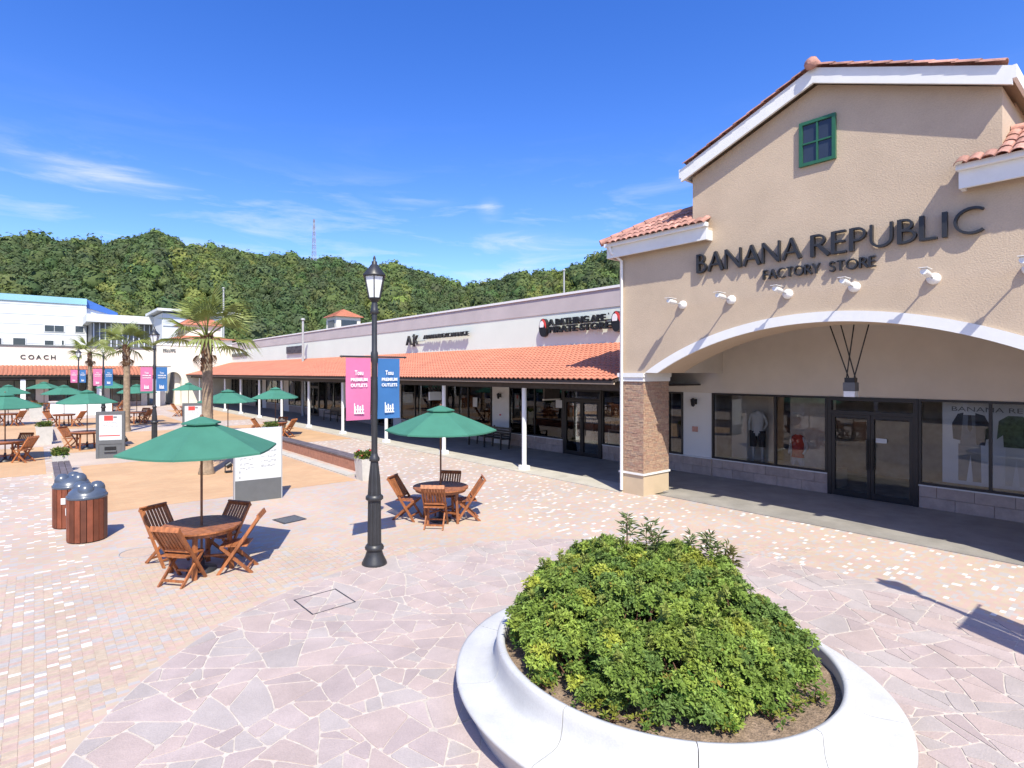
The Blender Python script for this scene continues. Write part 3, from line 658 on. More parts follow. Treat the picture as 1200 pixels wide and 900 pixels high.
MB().tube([(11.76, 9.2, 6.36), (11.78, 9.15, 6.2), (11.99, 9.0, 6.0), (11.99, 9.0, .08)], .04, 10).build('downpipe', METALW, ST)
MB().box(W2 + .002, FX, -.245, 9.08, 5.002, 5.12).build('porch_ceiling', SOFF, ST)
g_ = MB().box(W1 + .02, FX, -16, -.25, 2.8, 6.1); g_.build('side_wall', STUCCO, ST)  # added unseen block beyond the store, keeps the sun off the porch wall
# upper window with green frame
f = MB(); y0, y1, z0, z1 = 4.10, 4.74, 7.18, 8.05
f.box(W1 - .07, W1, y0, y0 + .06, z0, z1).box(W1 - .07, W1, y1 - .06, y1, z0, z1).box(W1 - .068, W1, y0 + .06, y1 - .06, z0, z0 + .06).box(W1 - .068, W1, y0 + .06, y1 - .06, z1 - .06, z1)
f.box(W1 - .06, W1, 4.405, 4.435, z0 + .06, z1 - .06).box(W1 - .058, W1, y0 + .06, y1 - .06, 7.60, 7.63)
wf = f.build('window', GREENP, ST)
for a, c in ((4.16, 4.405), (4.435, 4.68)):
    for e_, g2 in ((7.24, 7.6), (7.63, 7.99)): MB().box(W1 - .03, W1 - .004, a, c, e_, g2).build('pane', DGLASS, wf)
# shop front under the arch
BW = MB().box(FX, FX + .25, -6, 11.2, 2.5, 5.0); BW.build('porch_wall', STUCCO2, ST)
for y0, y1 in ((8.74, 9.68), (10.2, 11.2)): MB().box(FX, FX + .25, y0, y1, .0, 2.499).build('wall_panel', CREAMW, ST)
tiled_low_wall(ST, 5.65, 8.735); tiled_low_wall(ST, -2.0, 3.78); tiled_low_wall(ST, 8.74, 11.2, FX - .045)
window(ST, 5.65, 8.735, .552, 2.497, mull=(6.92,)); door(ST, 3.785, 5.64, 2.497); window(ST, -2.0, 3.78, .552, 2.497, mull=(2.56, 1.35, .1)); window(ST, 9.685, 10.195, .552, 2.497)
r_ = MB(); r_.box(FX + .3, 20, -6, -5.9, 0, 2.9).box(20, 20.1, -6, 11.2, 0, 2.9).box(FX + .3, 20, 9.3, 9.4, 0, 2.9).box(FX + .3, 20.1, -6, 11.2, 2.9, 3.0).box(FX + .1, 20.1, -6, 11.2, -.01, .02); r_.build('shop_interior', INT, ST)
MB().box(FX + 1.1, FX + 1.16, 7.45, 8.7, .02, 2.7).build('display_screen', STUCCO2, ST)
MB().box(FX + 1.0, FX + 1.05, 5.8, 6.95, .02, 2.7).build('display_screen', pmat('dim_screen', (.60, .52, .44), .8), ST)
MB().box(FX + .3, FX + 1.5, 5.7, 8.7, .02, .5).build('display_plinth', STUCCO2, ST); MB().box(FX + .3, FX + .9, -2, 3.7, .02, .5).build('display_plinth', CREAMW, ST)
# raised lettering of the sign: drawn as thick and thin strokes
EL_ = lambda cx, cy, rx, ry, a0, a1, n=12: [(cx + rx * math.cos(R(a0 + (a1 - a0) * k / n)), cy + ry * math.sin(R(a0 + (a1 - a0) * k / n))) for k in range(n + 1)]
K, T_ = .155, .092
GL = {
 'B': (.60, [([(.07, 0), (.07, 1)], K), ([(.07, .965)] + EL_(.2, .755, .27, .21, 90, -90) + [(.07, .545)], T_), ([(.07, .53)] + EL_(.24, .28, .33, .245, 90, -90) + [(.07, .035)], .095)]),
 'A': (.92, [([(.04, 0), (.46, 1)], T_), ([(.44, 1), (.88, 0)], K), ([(.2, .33), (.72, .33)], .065)]),
 'N': (.96, [([(.05, 0), (.05, 1)], T_), ([(.06, .97), (.88, .03)], K), ([(.9, 0), (.9, 1)], T_)]),
 'R': (.72, [([(.07, 0), (.07, 1)], K), ([(.07, .965)] + EL_(.27, .74, .28, .225, 90, -90) + [(.07, .515)], T_), ([(.3, .52), (.72, .0)], K)]),
 'E': (.58, [([(.07, 0), (.07, 1)], K), ([(.07, .965), (.54, .965)], T_), ([(.07, .52), (.5, .52)], T_), ([(.07, .035), (.56, .035)], T_)]),
 'P': (.60, [([(.07, 0), (.07, 1)], K), ([(.07, .965)] + EL_(.26, .71, .29, .255, 90, -90) + [(.07, .455)], T_)]),
 'U': (.86, [([(.07, 1), (.07, .36)] + EL_(.42, .36, .35, .33, 180, 360) + [(.77, .36), (.77, 1)], .1)]),
 'L': (.56, [([(.07, 0), (.07, 1)], K), ([(.07, .035), (.54, .035)], T_)]),
 'I': (.24, [([(.1, 0), (.1, 1)], K)]),
 'C': (.95, [(EL_(.55, .5, .5, .48, 52, 308, 20), .09)]),
 'F': (.54, [([(.07, 0), (.07, 1)], K), ([(.07, .965), (.52, .965)], T_), ([(.07, .52), (.46, .52)], T_)]),
 'O': (1.06, [(EL_(.52, .5, .47, .47, 0, 360, 26), .095)]),
 'T': (.70, [([(.33, 0), (.33, 1)], K), ([(0, .965), (.66, .965)], T_)]),
 'S': (.58, [(EL_(.27, .74, .23, .225, 30, 270, 12) + EL_(.25, .265, .24, .235, 90, -150, 12), .1)]),
 'Y': (.80, [([(.37, 0), (.37, .45)], K), ([(.02, 1), (.38, .42)], K), ([(.74, 1), (.37, .42)], T_)]),
}
def ribbon(mb, pts, wd, to3, d0, d1):
    n = len(pts); Lf, Rt = [], []; closed = n > 3 and math.hypot(pts[0][0] - pts[-1][0], pts[0][1] - pts[-1][1]) < 1e-6
    for i in range(n):
        a = pts[i - 1] if i else (pts[-2] if closed else pts[0]); c = pts[i + 1] if i < n - 1 else (pts[1] if closed else pts[-1])
        dx, dy = c[0] - a[0], c[1] - a[1]; l_ = math.hypot(dx, dy) or 1; nx, ny = -dy / l_ * wd / 2, dx / l_ * wd / 2
        Lf.append((pts[i][0] + nx, pts[i][1] + ny)); Rt.append((pts[i][0] - nx, pts[i][1] - ny))
    vs = [to3(p, d1) for p in Lf] + [to3(p, d1) for p in Rt] + [to3(p, d0) for p in Lf] + [to3(p, d0) for p in Rt]; fs = []
    for i in range(n - 1): fs += [(n + i, n + i + 1, i + 1, i), (i, i + 1, 2 * n + i + 1, 2 * n + i), (n + i + 1, n + i, 3 * n + i, 3 * n + i + 1)]
    fs += [(n, 0, 2 * n, 3 * n), (n - 1, 2 * n - 1, 4 * n - 1, 3 * n - 1)]
    mb.add(vs, fs)
def stroke_word(par, word, y_left, y_right, z, hgt, depth, gap=.12, bold=1):
    tot = sum(GL[c][0] for c in word) + gap * (len(word) - 1); sc = (y_left - y_right) / tot; x = 0
    for c in word:
        wd_, strokes = GL[c]; b_ = MB()
        for i, (pts, tw) in enumerate(strokes):
            ribbon(b_, pts, tw * bold, lambda p, d, x=x: (W1 - d, y_left - (x + p[0]) * sc, z + p[1] * hgt), .02, depth - .0015 * i)
        b_.build('letter', LETTER, par); x += wd_ + gap
SG = thing('store_sign', 'raised black lettering over the arch, the larger upper line on the tan gable', 'sign', (W1, CY_, 5.37))
stroke_word(SG, 'BANANA', 6.90, 4.70, 5.38, .42, .11); stroke_word(SG, 'REPUBLIC', 4.52, 1.96, 5.36, .42, .11)
SG2 = thing('store_sign', 'smaller black lettering line under the large raised name on the tan gable', 'sign', (W1, CY_, 5.03))
stroke_word(SG2, 'FACTORY', 5.43, 4.36, 5.04, .19, .09, .13, 1.3); stroke_word(SG2, 'STORE', 4.20, 3.45, 5.03, .19, .09, .13, 1.3)
# six arm lamps over the arch
LB = ['white arm lamp on the tan wall, nearest the corner downpipe', 'white arm lamp second from the corner downpipe on the tan wall', 'white arm lamp third from the downpipe, just under the small lettering',
      'white arm lamp above the top of the arch, fourth from the downpipe', 'white arm lamp fifth from the downpipe, right of the arch top', 'white arm lamp at the right edge, sixth from the downpipe']
for k, lb in enumerate(LB):
    y = 7.30 - k * 1.165; t = thing('wall_lamp', lb, 'wall lamp', (W1, y, 4.7), 0, 'arm lamps above the arch')
    MB().tube([(W1 - .05, y, 4.70), (W1 - .34, y, 4.73)], .016, 6).build('arm', STEEL, t)
    MB().tube([(W1, y, 4.70), (W1 - .03, y, 4.70), (W1 - .07, y, 4.705), (W1 - .10, y, 4.71)], [.10, .098, .075, .03], 16).build('wall_plate', METALW, t)
    MB().tube([(W1 - .30, y, 4.725), (W1 - .33, y, 4.73), (W1 - .52, y, 4.75), (W1 - .60, y, 4.76)], [.03, .05, .056, .05], 14).build('lamp_head', METALW, t)
    MB().box(W1 - .66, W1 - .36, y - .06, y + .06, 4.812, 4.82).build('visor', METALW, t)
# hanging lantern in the arch
t = thing('hanging_lantern', 'small square grey lantern hung from crossed black rods inside the arch', 'lantern', (13.5, 4.33, 2.6))
MB().box(13.39, 13.61, 4.22, 4.44, 2.72, 2.9).build('case', GREY, t); MB().box(13.40, 13.60, 4.23, 4.43, 2.6, 2.718).build('lamp_glass', FROST, t)
MB().box(13.41, 13.59, 4.24, 4.42, 2.902, 3.0).build('bracket', BLACK, t)
for a, c in ((4.7, 4.37), (4.5, 4.25), (4.28, 4.41), (4.02, 4.27)):
    MB().tube([(13.5, a + (a - c) * .9, 5.0), (13.5, c, 3.0)], .013, 6).build('rod', BLACK, t)
def sconce(x, y, z, label):
    t = thing('wall_sconce', label, 'lantern', (x, y, z), 0, 'black lanterns on the shop fronts')
    MB().box(x - .02, x, y - .05, y + .05, z - .06, z + .1).build('wall_plate', BLACK, t); MB().bar((x - .01, y, z + .07), (x - .14, y, z + .1), .02, .02).build('arm', BLACK, t)
    MB().lathe([(.02, z + .13), (.09, z + .08), (.075, z + .06), (.05, z - .1), (.02, z - .13)][::-1], 6, (x - .14, y)).build('lantern_body', BLACK, t)
sconce(FX, 9.27, 2.2, 'black wall lantern between the stone pier and the first shop window')
t = tag(MB().box(FX - .05, FX, 9.19, 9.35, 1.3, 1.46).build('alarm_box', pmat('salmon_plastic', (.6, .3, .24), .5)), 'small salmon box on the wall under the black lantern by the stone pier', 'box')
# poster panels with printed figures (flat prints) behind the right-hand window
def poster_figure(par, x, y, z, kind):
    P = lambda pts: [(y - u, z + v) for u, v in pts]
    def flat(nm, pts, m, d): MB().prism(P(pts), 'x', x - d, x - .0005).build(nm, m, par)
    if kind == 0:
        flat('printed_trousers', [(-.19, .02), (-.19, .85), (.19, .85), (.2, .02), (.06, .02), (.02, .62), (-.05, .02)], pmat('print_khaki', (.30, .29, .27), .6), .002)
        flat('printed_shirt', [(-.16, .8), (-.14, 1.5), (.14, 1.5), (.17, .8)], pmat('print_slate', (.17, .19, .22), .6), .003)
        flat('printed_jacket', [(-.28, .95), (-.3, 1.3), (-.2, 1.52), (-.1, 1.55), (-.13, 1.2), (-.15, .92)], CLOTHD, .004); flat('printed_jacket', [(.12, .85), (.1, 1.3), (.1, 1.55), (.25, 1.5), (.36, 1.25), (.38, 1.02), (.28, .98), (.26, .84)], CLOTHD, .004)
        flat('printed_tie', [(-.02, 1.5), (.03, 1.5), (.05, 1.2), (.01, 1.12), (-.03, 1.2)], BLACK, .005)
    else:
        flat('printed_trousers', [(-.15, .02), (-.14, .85), (.2, .85), (.2, .02), (.08, .02), (.03, .6), (-.04, .02)], PAPER, .002)
        flat('printed_top', [(-.28, 1.0), (-.25, 1.4), (-.1, 1.52), (.12, 1.52), (.28, 1.38), (.3, 1.1), (.2, 1.08), (.19, .84), (-.17, .84), (-.18, 1.1)], CLOTHG, .003)
        flat('printed_bag', [(.16, .45), (.16, .72), (.42, .72), (.42, .45)], CLOTHD, .004)
PO = thing('window_poster', 'pale poster with two printed headless outfits behind the window right of the doors', 'poster', (FX + .45, 2.2, .6))
MB().box(FX + .45, FX + .47, 1.3, 3.45, .6, 2.44).build('poster_sheet', pmat('poster_grey', (.72, .75, .79), .6, .05, 1.5), PO)
poster_figure(PO, FX + .449, 2.98, .66, 0); poster_figure(PO, FX + .449, 2.25, .66, 1); poster_figure(PO, FX + .449, 1.65, .66, 0)
b = MB(); text_on(b, 'BANANA REPUBLIC', (FX + .446, 3.3, 2.24), (0, -1, 0), (0, 0, 1), .15, .001, 0, 1.85); b.build('poster_lettering', TEXTG, PO)
t = tag(MB().box(FX - .036, FX - .031, 4.38, 4.6, 1.42, 1.53).build('door_notice', PAPER), 'small white notice stuck on the right leaf of the glass doors', 'notice')

def mannequin(loc, label, rz, sit=False, top=None, low=None):
    t = thing('mannequin', label, 'mannequin', loc, rz)
    v = [(0, 0, .86), (0, 0, 1.05), (0, .01, 1.28), (0, 0, 1.42), (0, 0, 1.5), (.1, 0, .82), (.11, .02, .45), (.11, -.02, .06), (.12, .08, .02), (-.1, 0, .82), (-.12, -.03, .45), (-.12, -.08, .06), (-.13, .02, .02),
         (.17, 0, 1.38), (.24, -.04, 1.12), (.2, .1, .92), (-.17, 0, 1.38), (-.25, -.03, 1.12), (-.19, .08, .95)]
    e_ = [(0, 1), (1, 2), (2, 3), (3, 4), (0, 5), (5, 6), (6, 7), (7, 8), (0, 9), (9, 10), (10, 11), (11, 12), (3, 13), (13, 14), (14, 15), (3, 16), (16, 17), (17, 18)]
    rr = [.125, .115, .15, .1, .055, .095, .065, .045, .04, .095, .065, .045, .04, .06, .045, .033, .06, .045, .033]
    me = bpy.data.meshes.new('body'); me.from_pydata(v, e_, []); o = link('body', me, None, t); sk = o.modifiers.new('skin', 'SKIN')
    for i, q in enumerate(rr): me.skin_vertices[0].data[i].radius = (q, q * .8)
    me.skin_vertices[0].data[0].use_root = True; o.modifiers.new('sub', 'SUBSURF').levels = 1; o.modifiers['sub'].render_levels = 1; me.materials.append(SKIN)
    WL[o.name] = Vector(loc)
    def garment(nm, prof, m, sq=.72):
        b_ = MB(); n = 16; vs = []
        for r_, z_ in prof: vs += [(r_ * math.cos(2 * math.pi * k / n), r_ * sq * math.sin(2 * math.pi * k / n), z_) for k in range(n)]
        b_.add(vs, [(i * n + k, i * n + (k + 1) % n, (i + 1) * n + (k + 1) % n, (i + 1) * n + k) for i in range(len(prof) - 1) for k in range(n)], 0, True); me_ = b_.mesh(nm, m); link(nm, me_, None, t)
    if top: garment('jacket', [(.175, .84), (.15, 1.0), (.165, 1.22), (.185, 1.36), (.16, 1.43), (.06, 1.49)], top)
    if low:
        for s in (1, -1):
            b_ = MB(); b_.tube([(.105 * s, 0, .9), (.115 * s, .01, .62), (.12 * s, 0, .44)], [.115, .1, .095], 12); link('trousers', b_.mesh('trousers', low), None, t)
    return t
mannequin((FX + .75, 7.75, .5), 'headless white mannequin in a pale jacket and dark shorts in the window by the pier', R(100), top=SKIN, low=CLOTHD)
m2 = mannequin((FX + 1.0, 6.75, -.12), 'lower white mannequin in a red top behind the middle bar of the shop window', R(80), top=CLOTHR)

# ---------------------------------------------------------------- the long arcade
AR = thing('shop_arcade', 'long low cream arcade with an orange tiled porch roof running back from the store', 'building', (FX, 35, 0))
Y0, Y1 = 11.2, 60.4
MB().box(FX, FX + .4, Y0, Y1, 2.5, 5.42).build('fascia_wall', FASC, AR)
MB().box(FX, FX + .4, 9.1, Y0, 4.98, 5.42).build('fascia_wall', FASC, AR)
MB().prism([(FX - .03, 5.42), (FX + .45, 5.42), (FX + .45, 6.08), (FX + .06, 6.08)], 'y', 9.1, Y1).build('metal_parapet', MAUVE, AR)
MB().box(FX + .0, FX + .6, 9.1, Y1, 6.083, 6.17).build('coping', METALW, AR)
MB().box(FX + .402, FX + 14, 9.1, Y1, 0, 5.4).build('rear_block', CREAM, AR)
# porch roof: deck, tiles, eave, beam, rafters' ends, posts
EX, EZ, TZ = 11.78, 2.93, 4.14
MB().prism([(EX, EZ - .03), (FX, TZ - .03), (FX, TZ - .1), (EX, EZ - .1)], 'y', 9.1, Y1 + .9).build('porch_roof_deck', BROWN, AR)
f = MB(); dn = Vector((EX - FX, 0, EZ - TZ)); ln_ = dn.length; dn.normalize(); nrm = Vector((-dn.z, 0, dn.x)) * -1
if nrm.z < 0: nrm = -nrm
nt_ = 16; wd = .205
for i in range(int((Y1 + .9 - 9.1) / wd)):
    yc = 9.1 + (i + .5) * wd
    hip = max(0, (yc - Y1 + 0) / .9)
    for j in range(nt_):
        q0 = Vector((FX, yc, TZ)) + dn * (ln_ * j / nt_) + nrm * .0; q1 = Vector((FX, yc, TZ)) + dn * (ln_ * (j + 1.12) / nt_) + nrm * .028; vs = []
        for q in (q0, q1): vs += [q + Vector((0, -wd / 2 + wd * k / 6, 0)) + nrm * (.034 * max(0, math.sin(math.pi * k / 4)) if k <= 4 else -.004 * math.sin(math.pi * (k - 4) / 2)) for k in range(7)]
        fr = [(k, 7 + k, 8 + k, k + 1) for k in range(6)]
        f.add(vs + [vs[7 + k] - nrm * .03 for k in range(7)], fr + [(7 + k, 14 + k, 15 + k, 8 + k) for k in range(6)])
stuff(f.build('roof_tile', ARCTILE, AR))
MB().box(EX + .02, EX + .06, 9.1, Y1 + .8, 2.80, 2.90).build('eave_board', SOFF, AR)
MB().box(12.2, 12.4, 9.1, Y1, 2.63, 2.84).build('porch_beam', BROWN, AR)
y = 10.2
while y < Y1:
    MB().bar((11.95, y, 2.86), (14.0, y, 3.45), .12, .14).build('rafter', BROWN, AR); y += 2.2
MB().box(12.42, FX, 9.1, Y1, 2.72, 2.76).build('porch_ceiling', BROWN, AR)
for y in [12.97 + 4.42 * k for k in range(11)]:
    p = MB(); p.lathe([(.075, .16), (.075, 2.62)], 16, (12.3, y)); po = p.build('post', METALW, AR)
    MB().box(12.17, 12.43, y - .13, y + .13, .02, .158).build('post_base', METALW, po)
# shop fronts: door, windows, wall piers in turn
segs = [('w', 11.2, 12.83), ('d', 12.85, 14.70), ('w', 14.72, 17.78), ('p', 17.8, 18.92), ('w', 18.95, 22.35), ('w', 22.4, 26.7), ('p', 26.72, 27.6), ('d', 27.6, 29.4), ('w', 29.42, 33), ('p', 33, 34.2), ('w', 34.2, 38), ('d', 38, 40), ('w', 40, 44), ('p', 44, 45.2), ('w', 45.2, 49.5), ('p', 49.5, 50.6), ('d', 50.6, 52.4), ('w', 52.4, 56.5), ('p', 56.5, 57.6), ('w', 57.6, 60.3)]
for k, a, c in segs:
    if k == 'p': MB().box(FX, FX + .25, a, c, 0, 2.499).build('wall_pier', CREAMW, AR); continue
    if k == 'd': door(AR, a, c, 2.497); continue
    tiled_low_wall(AR, a, c, parts=a < 20)
    nmul = max(1, round((c - a) / 1.45)); window(AR, a, c, .552, 2.497, mull=[a + (c - a) * q / nmul for q in range(1, nmul)])
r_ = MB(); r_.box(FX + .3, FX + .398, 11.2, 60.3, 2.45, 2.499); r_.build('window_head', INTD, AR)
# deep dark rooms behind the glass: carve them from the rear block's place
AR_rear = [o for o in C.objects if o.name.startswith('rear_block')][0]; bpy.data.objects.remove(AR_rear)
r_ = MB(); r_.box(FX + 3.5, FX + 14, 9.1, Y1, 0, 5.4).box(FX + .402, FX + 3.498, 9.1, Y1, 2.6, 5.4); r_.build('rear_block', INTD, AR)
r_ = MB()
for y in (11.3, 18.4, 27.2, 33.6, 44.6, 50, 57, 60.25): r_.box(FX + .3, FX + 3.49, y - .05, y + .05, .02, 2.598)
r_.build('party_wall', INT, AR)
MB().box(FX + .1, FX + 3.49, 11.2, 60.2, -.012, .02).build('shop_floor', INT, AR)
for y, wd_, hh, m in ((13.0, 1.2, .9, INT), (15.6, 1.4, 1.0, STUCCO2), (16.9, .8, 1.7, WTILE), (20.2, 1.2, 1.1, STUCCO2), (21.4, .7, 1.8, INT), (24.5, 1.6, 1.0, CREAM), (30.5, 1.5, 1.2, STUCCO2), (35.5, 1.5, 1.7, CREAM), (41.5, 2, 1.4, CREAM), (47, 2, 1.5, CREAM)):
    t = MB(); t.box(FX + 1.3, FX + 2.0, y - wd_ / 2, y + wd_ / 2, .02, .1).box(FX + 1.3, FX + 2.0, y - wd_ / 2, y - wd_ / 2 + .05, .101, hh).box(FX + 1.3, FX + 2.0, y + wd_ / 2 - .05, y + wd_ / 2, .101, hh).box(FX + 1.28, FX + 2.02, y - wd_ / 2, y + wd_ / 2, hh + .001, hh + .05)
    for q in range(6): yy = y - wd_ / 2 + .12 + q * (wd_ - .24) / 5; t.box(FX + 1.4, FX + 1.9, yy - .05, yy + .05, hh + .052, hh + random.uniform(.1, .35))
    t.build('display_table', m, AR)
for y, z, lb in ((18.35, 2.1, 'black wall lantern on the pier right of the green umbrella'), (27.1, 2.1, 'black wall lantern on the far wall pier of the arcade')): sconce(FX, y, z, lb)
tag(MB().lathe([(.03, 0), (.05, .02), (.03, .06)], 8).build('alarm_button', RED), 'small red alarm button on the wall pier above the dark bench', 'alarm').location = (FX - .03, 18.35, 1.25)
# signs on the fascia
BK = pmat('gloss_black', (.012, .012, .013), .35)
t = thing('fascia_sign', 'two lines of thick black block letters between oval emblems on the white fascia', 'sign', (FX, 13.9, 4.9))
b = MB(); text_on(b, 'A BATHING APE', (FX - .14, 15.28, 4.94), (0, -1, 0), (0, 0, 1), .33, .05, .012, 2.75); b.build('lettering', BK, t)
b = MB(); text_on(b, 'PIRATE STORE', (FX - .14, 15.28, 4.66), (0, -1, 0), (0, 0, 1), .33, .05, .012, 2.95); b.build('lettering', BK, t)
bb = MB(); bb.box(FX - .02, FX, 12.3, 15.3, 4.98, 5.0).box(FX - .021, FX, 12.3, 15.3, 4.76, 4.78); bb.build('mounting_rail', BK, t)
b = MB(); text_on(b, 'R', (FX - .1, 12.5, 5.15), (0, -1, 0), (0, 0, 1), .09, .01, .002); b.build('small_mark', BK, t)
for yc in (15.62, 12.1):
    e_ = thing('emblem', 'round red white and black emblem at the %s end of the black block lettering' % ('far' if yc > 14 else 'near'), 'emblem', (FX, yc, 4.9), 0, 'emblems of the fascia sign')
    el = lambda rx, rz, cz=4.88, cy=yc, n=24: [(cy + rx * math.cos(2 * math.pi * k / n), cz + rz * math.sin(2 * math.pi * k / n)) for k in range(n)]
    MB().prism(el(.21, .36), 'x', FX - .19, FX - .02).build('disc', BK, e_); MB().prism([p for p in el(.185, .30, 4.92) if p[0] <= yc + .05 and p[1] > 4.8], 'x', FX - .205, FX - .192).build('red_field', RED, e_)
    MB().prism([p for p in el(.11, .17, 4.98, yc + .04) if p[1] > 4.86], 'x', FX - .216, FX - .206).build('white_field', PRINT, e_)
t = thing('fascia_sign', 'monogram and a thin line of black letters on the white fascia above the nearer umbrella', 'sign', (FX, 22.7, 4.6))
b = MB(); text_on(b, 'A', (FX - .13, 25.85, 4.58), (0, -1, 0), (0, 0, 1), .72, .06, .0, .52); b.build('monogram', LETTER, t); b = MB(); b.box(FX - .13, FX - .02, 25.26, 25.3, 4.5, 5.16); b.build('monogram_bar', LETTER, t); b = MB(); text_on(b, 'X', (FX - .13, 25.22, 4.58), (0, -1, 0), (0, 0, 1), .72, .06, .0, .5); b.build('monogram', LETTER, t)
b = MB(); text_on(b, 'ARMANI EXCHANGE', (FX - .13, 24.15, 4.83), (0, -1, 0), (0, 0, 1), .3, .06, .0, 3.75); b.build('lettering', LETTER, t); MB().box(FX - .1, FX - .06, 24.2, 24.95, 4.755, 4.775).build('dash', GREY, t)
t = thing('fascia_sign', 'dark lettering block on the white fascia left of the street lamp', 'sign', (FX, 42.6, 4.7))
b = MB(); scribble(b, (FX, 44.2, 4.62), (0, -1, 0), 3.4, .55, .14, .2); b.build('lettering', pmat('violet_grey_letter', (.07, .065, .09), .5), t)
t = thing('fascia_sign', 'farthest small grey lettering strip on the arcade fascia beside the palm', 'sign', (FX, 58, 4.8))
b = MB(); scribble(b, (FX, 59.9, 4.72), (0, -1, 0), 5.0, .32, .12, .25); b.build('lettering', GREY, t)
def hanging_sign(y, x, z0, z1, wd_, m, label, framed=None):
    t = thing('hanging_sign', label, 'sign', (x, y, z0)); MB().box(x - wd_ / 2, x + wd_ / 2, y - .04, y + .04, z0, z1).build('board', m, t)
    if framed: MB().box(x - wd_ / 2 - .04, x + wd_ / 2 + .04, y - .03, y + .03, z0 - .05, z0 - .001).build('board_edge', framed, t)
    for s in (-1, 1): MB().tube([(x + s * wd_ * .35, y, z1), (x + s * wd_ * .35, y, 2.74)], .012, 6).build('rod', BLACK, t)
hanging_sign(13.6, 14.2, 2.2, 2.62, .75, BROWN, 'dark brown sign board hung under the arcade roof by the doors', STUCCO2)
hanging_sign(19.6, 13.4, 1.95, 2.3, .6, PAPER, 'white sign board hung below black ironwork under the arcade roof')
t = thing('iron_ornament', 'black scrolled ironwork above the white hanging sign under the arcade roof', 'ornament', (13.4, 19.55, 2.33))
o_ = MB()
for k in range(5): xx = 13.1 + k * .15; o_.tube([(xx + .09 * math.cos(a), 19.5, 2.5 + .12 * math.sin(a)) for a in [R(30 * q) for q in range(11)]], .02, 6)
o_.build('scroll', BLACK, t)
for y, z, h_, lb in ((20.1, 1.55, .42, 'white notice behind the arcade window left of the wall pier'), (14.9, 1.75, .3, 'white notice on the window left of the black doors'),):
    tag(MB().box(FX - .034, FX - .031, y - .16, y + .16, z, z + h_).build('window_notice', PAPER), lb, 'notice')
def bench(loc, rz, label):
    t = thing('bench', label, 'bench', loc, rz, 'dark benches under the arcade'); lc = lambda b_, nm: link(nm, b_.mesh(nm, BLACK), None, t)
    for k in range(4): lc(MB().box(-1.1, 1.1, -.2 + k * .11, -.11 + k * .11, .42, .445), 'seat_slat')
    for k in range(4): lc(MB().bar((-1.1, .24 + k * .03, .5 + k * .1), (1.1, .24 + k * .03, .5 + k * .1), .02, .085), 'back_slat')
    for s in (-1.03, 0, 1.03):
        b_ = MB(); b_.bar((s, -.2, 0), (s, -.18, .62), .05, .05).bar((s, .24, 0), (s, .36, .88), .05, .05).bar((s, -.2, .415), (s, .26, .40), .045, .04).bar((s, -.2, .62), (s, .3, .6), .05, .03); lc(b_, 'leg')
    return t
bench((14.9, 17.9, .022), -R(90), 'dark slatted bench against the arcade window, right of the nearest arcade umbrella'); bench((15.1, 33.6, .022), -R(90), 'dark bench under the far part of the arcade behind the umbrellas')

# ---------------------------------------------------------------- the shop building across the far end, gate wall and towers
CO = thing('shop_building', 'low cream shop building with an orange awning across the far end of the plaza', 'building', (-6, 61, 0))
MB().box(-40, 9.2, 61.0, 61.4, 2.55, 5.36).build('fascia_wall', CREAM, CO); MB().box(-40, 9.2, 60.93, 61.5, 5.363, 5.5).build('coping', GREY, CO); MB().box(-40, 9.2, 64.5, 75, 0, 5.3).build('rear_block', CREAM, CO); MB().box(-40, 9.2, 61.402, 64.498, 2.6, 5.3).build('ceiling_block', INTD, CO)
MB().prism([(58.4, 2.88), (61.0, 3.7), (61.0, 3.6), (58.4, 2.8)], 'x', -40, 9.3).build('awning_deck', BROWN, CO)
f = MB()
for i in range(180):
    xc = -39.6 + i * .27
    for j in range(8):
        q0 = Vector((xc, 61 - 2.6 * j / 8, 3.71 - .82 * j / 8)); q1 = Vector((xc, 61 - 2.6 * (j + 1.1) / 8, 3.735 - .82 * (j + 1.1) / 8))
        f.add([q + Vector((-.135 + .27 * k / 3, 0, (0, .06, .06, 0)[k])) for q in (q0, q1) for k in range(4)], [(k, k + 1, 5 + k, 4 + k) for k in range(3)])
stuff(f.build('roof_tile', ARCTILE, CO)); MB().box(-40, 9.3, 58.7, 58.9, 2.55, 2.76).build('awning_beam', BROWN, CO); MB().box(-40, 9.3, 60.0, 60.99, 2.56, 2.6).build('soffit', SOFF, CO)
for x in (-5.9, -.72, 4.5, 9.05, -11.2, -16.4): MB().box(x - .17, x + .17, 58.65, 58.95, .02, 2.55).build('post', METALW, CO)
def front_window(par, x0, x1, z0, z1, y, mull=()):
    f = MB(); th = .07
    f.box(x0, x0 + th, y - .03, y + .05, z0, z1).box(x1 - th, x1, y - .03, y + .05, z0, z1).box(x0 + th, x1 - th, y - .028, y + .048, z0, z0 + th).box(x0 + th, x1 - th, y - .028, y + .048, z1 - th, z1)
    for q in mull: f.box(q - th / 2, q + th / 2, y - .029, y + .049, z0 + th, z1 - th)
    o = f.build('window', BLACK, par); es = [x0] + list(mull) + [x1]
    for i in range(len(es) - 1): MB().box(es[i] + .03, es[i + 1] - .03, y + .01, y + .02, z0 + .03, z1 - .03).build('pane', GLASS, o)
x = -14.0
for wdt, gap in ((4.2, 1.0), (3.8, .8), (4.3, .9), (4.0, .5), (2.5, .5)):
    front_window(CO, x, x + wdt, .45, 2.5, 61.0, [x + wdt / 3, x + 2 * wdt / 3]); MB().box(x, x + wdt, 61.0, 61.3, 0, .448).build('low_wall', WTILE, CO); MB().box(x + wdt, x + wdt + gap, 60.98, 61.3, 0, 2.548).build('wall_pier', STUCCO2, CO); x += wdt + gap
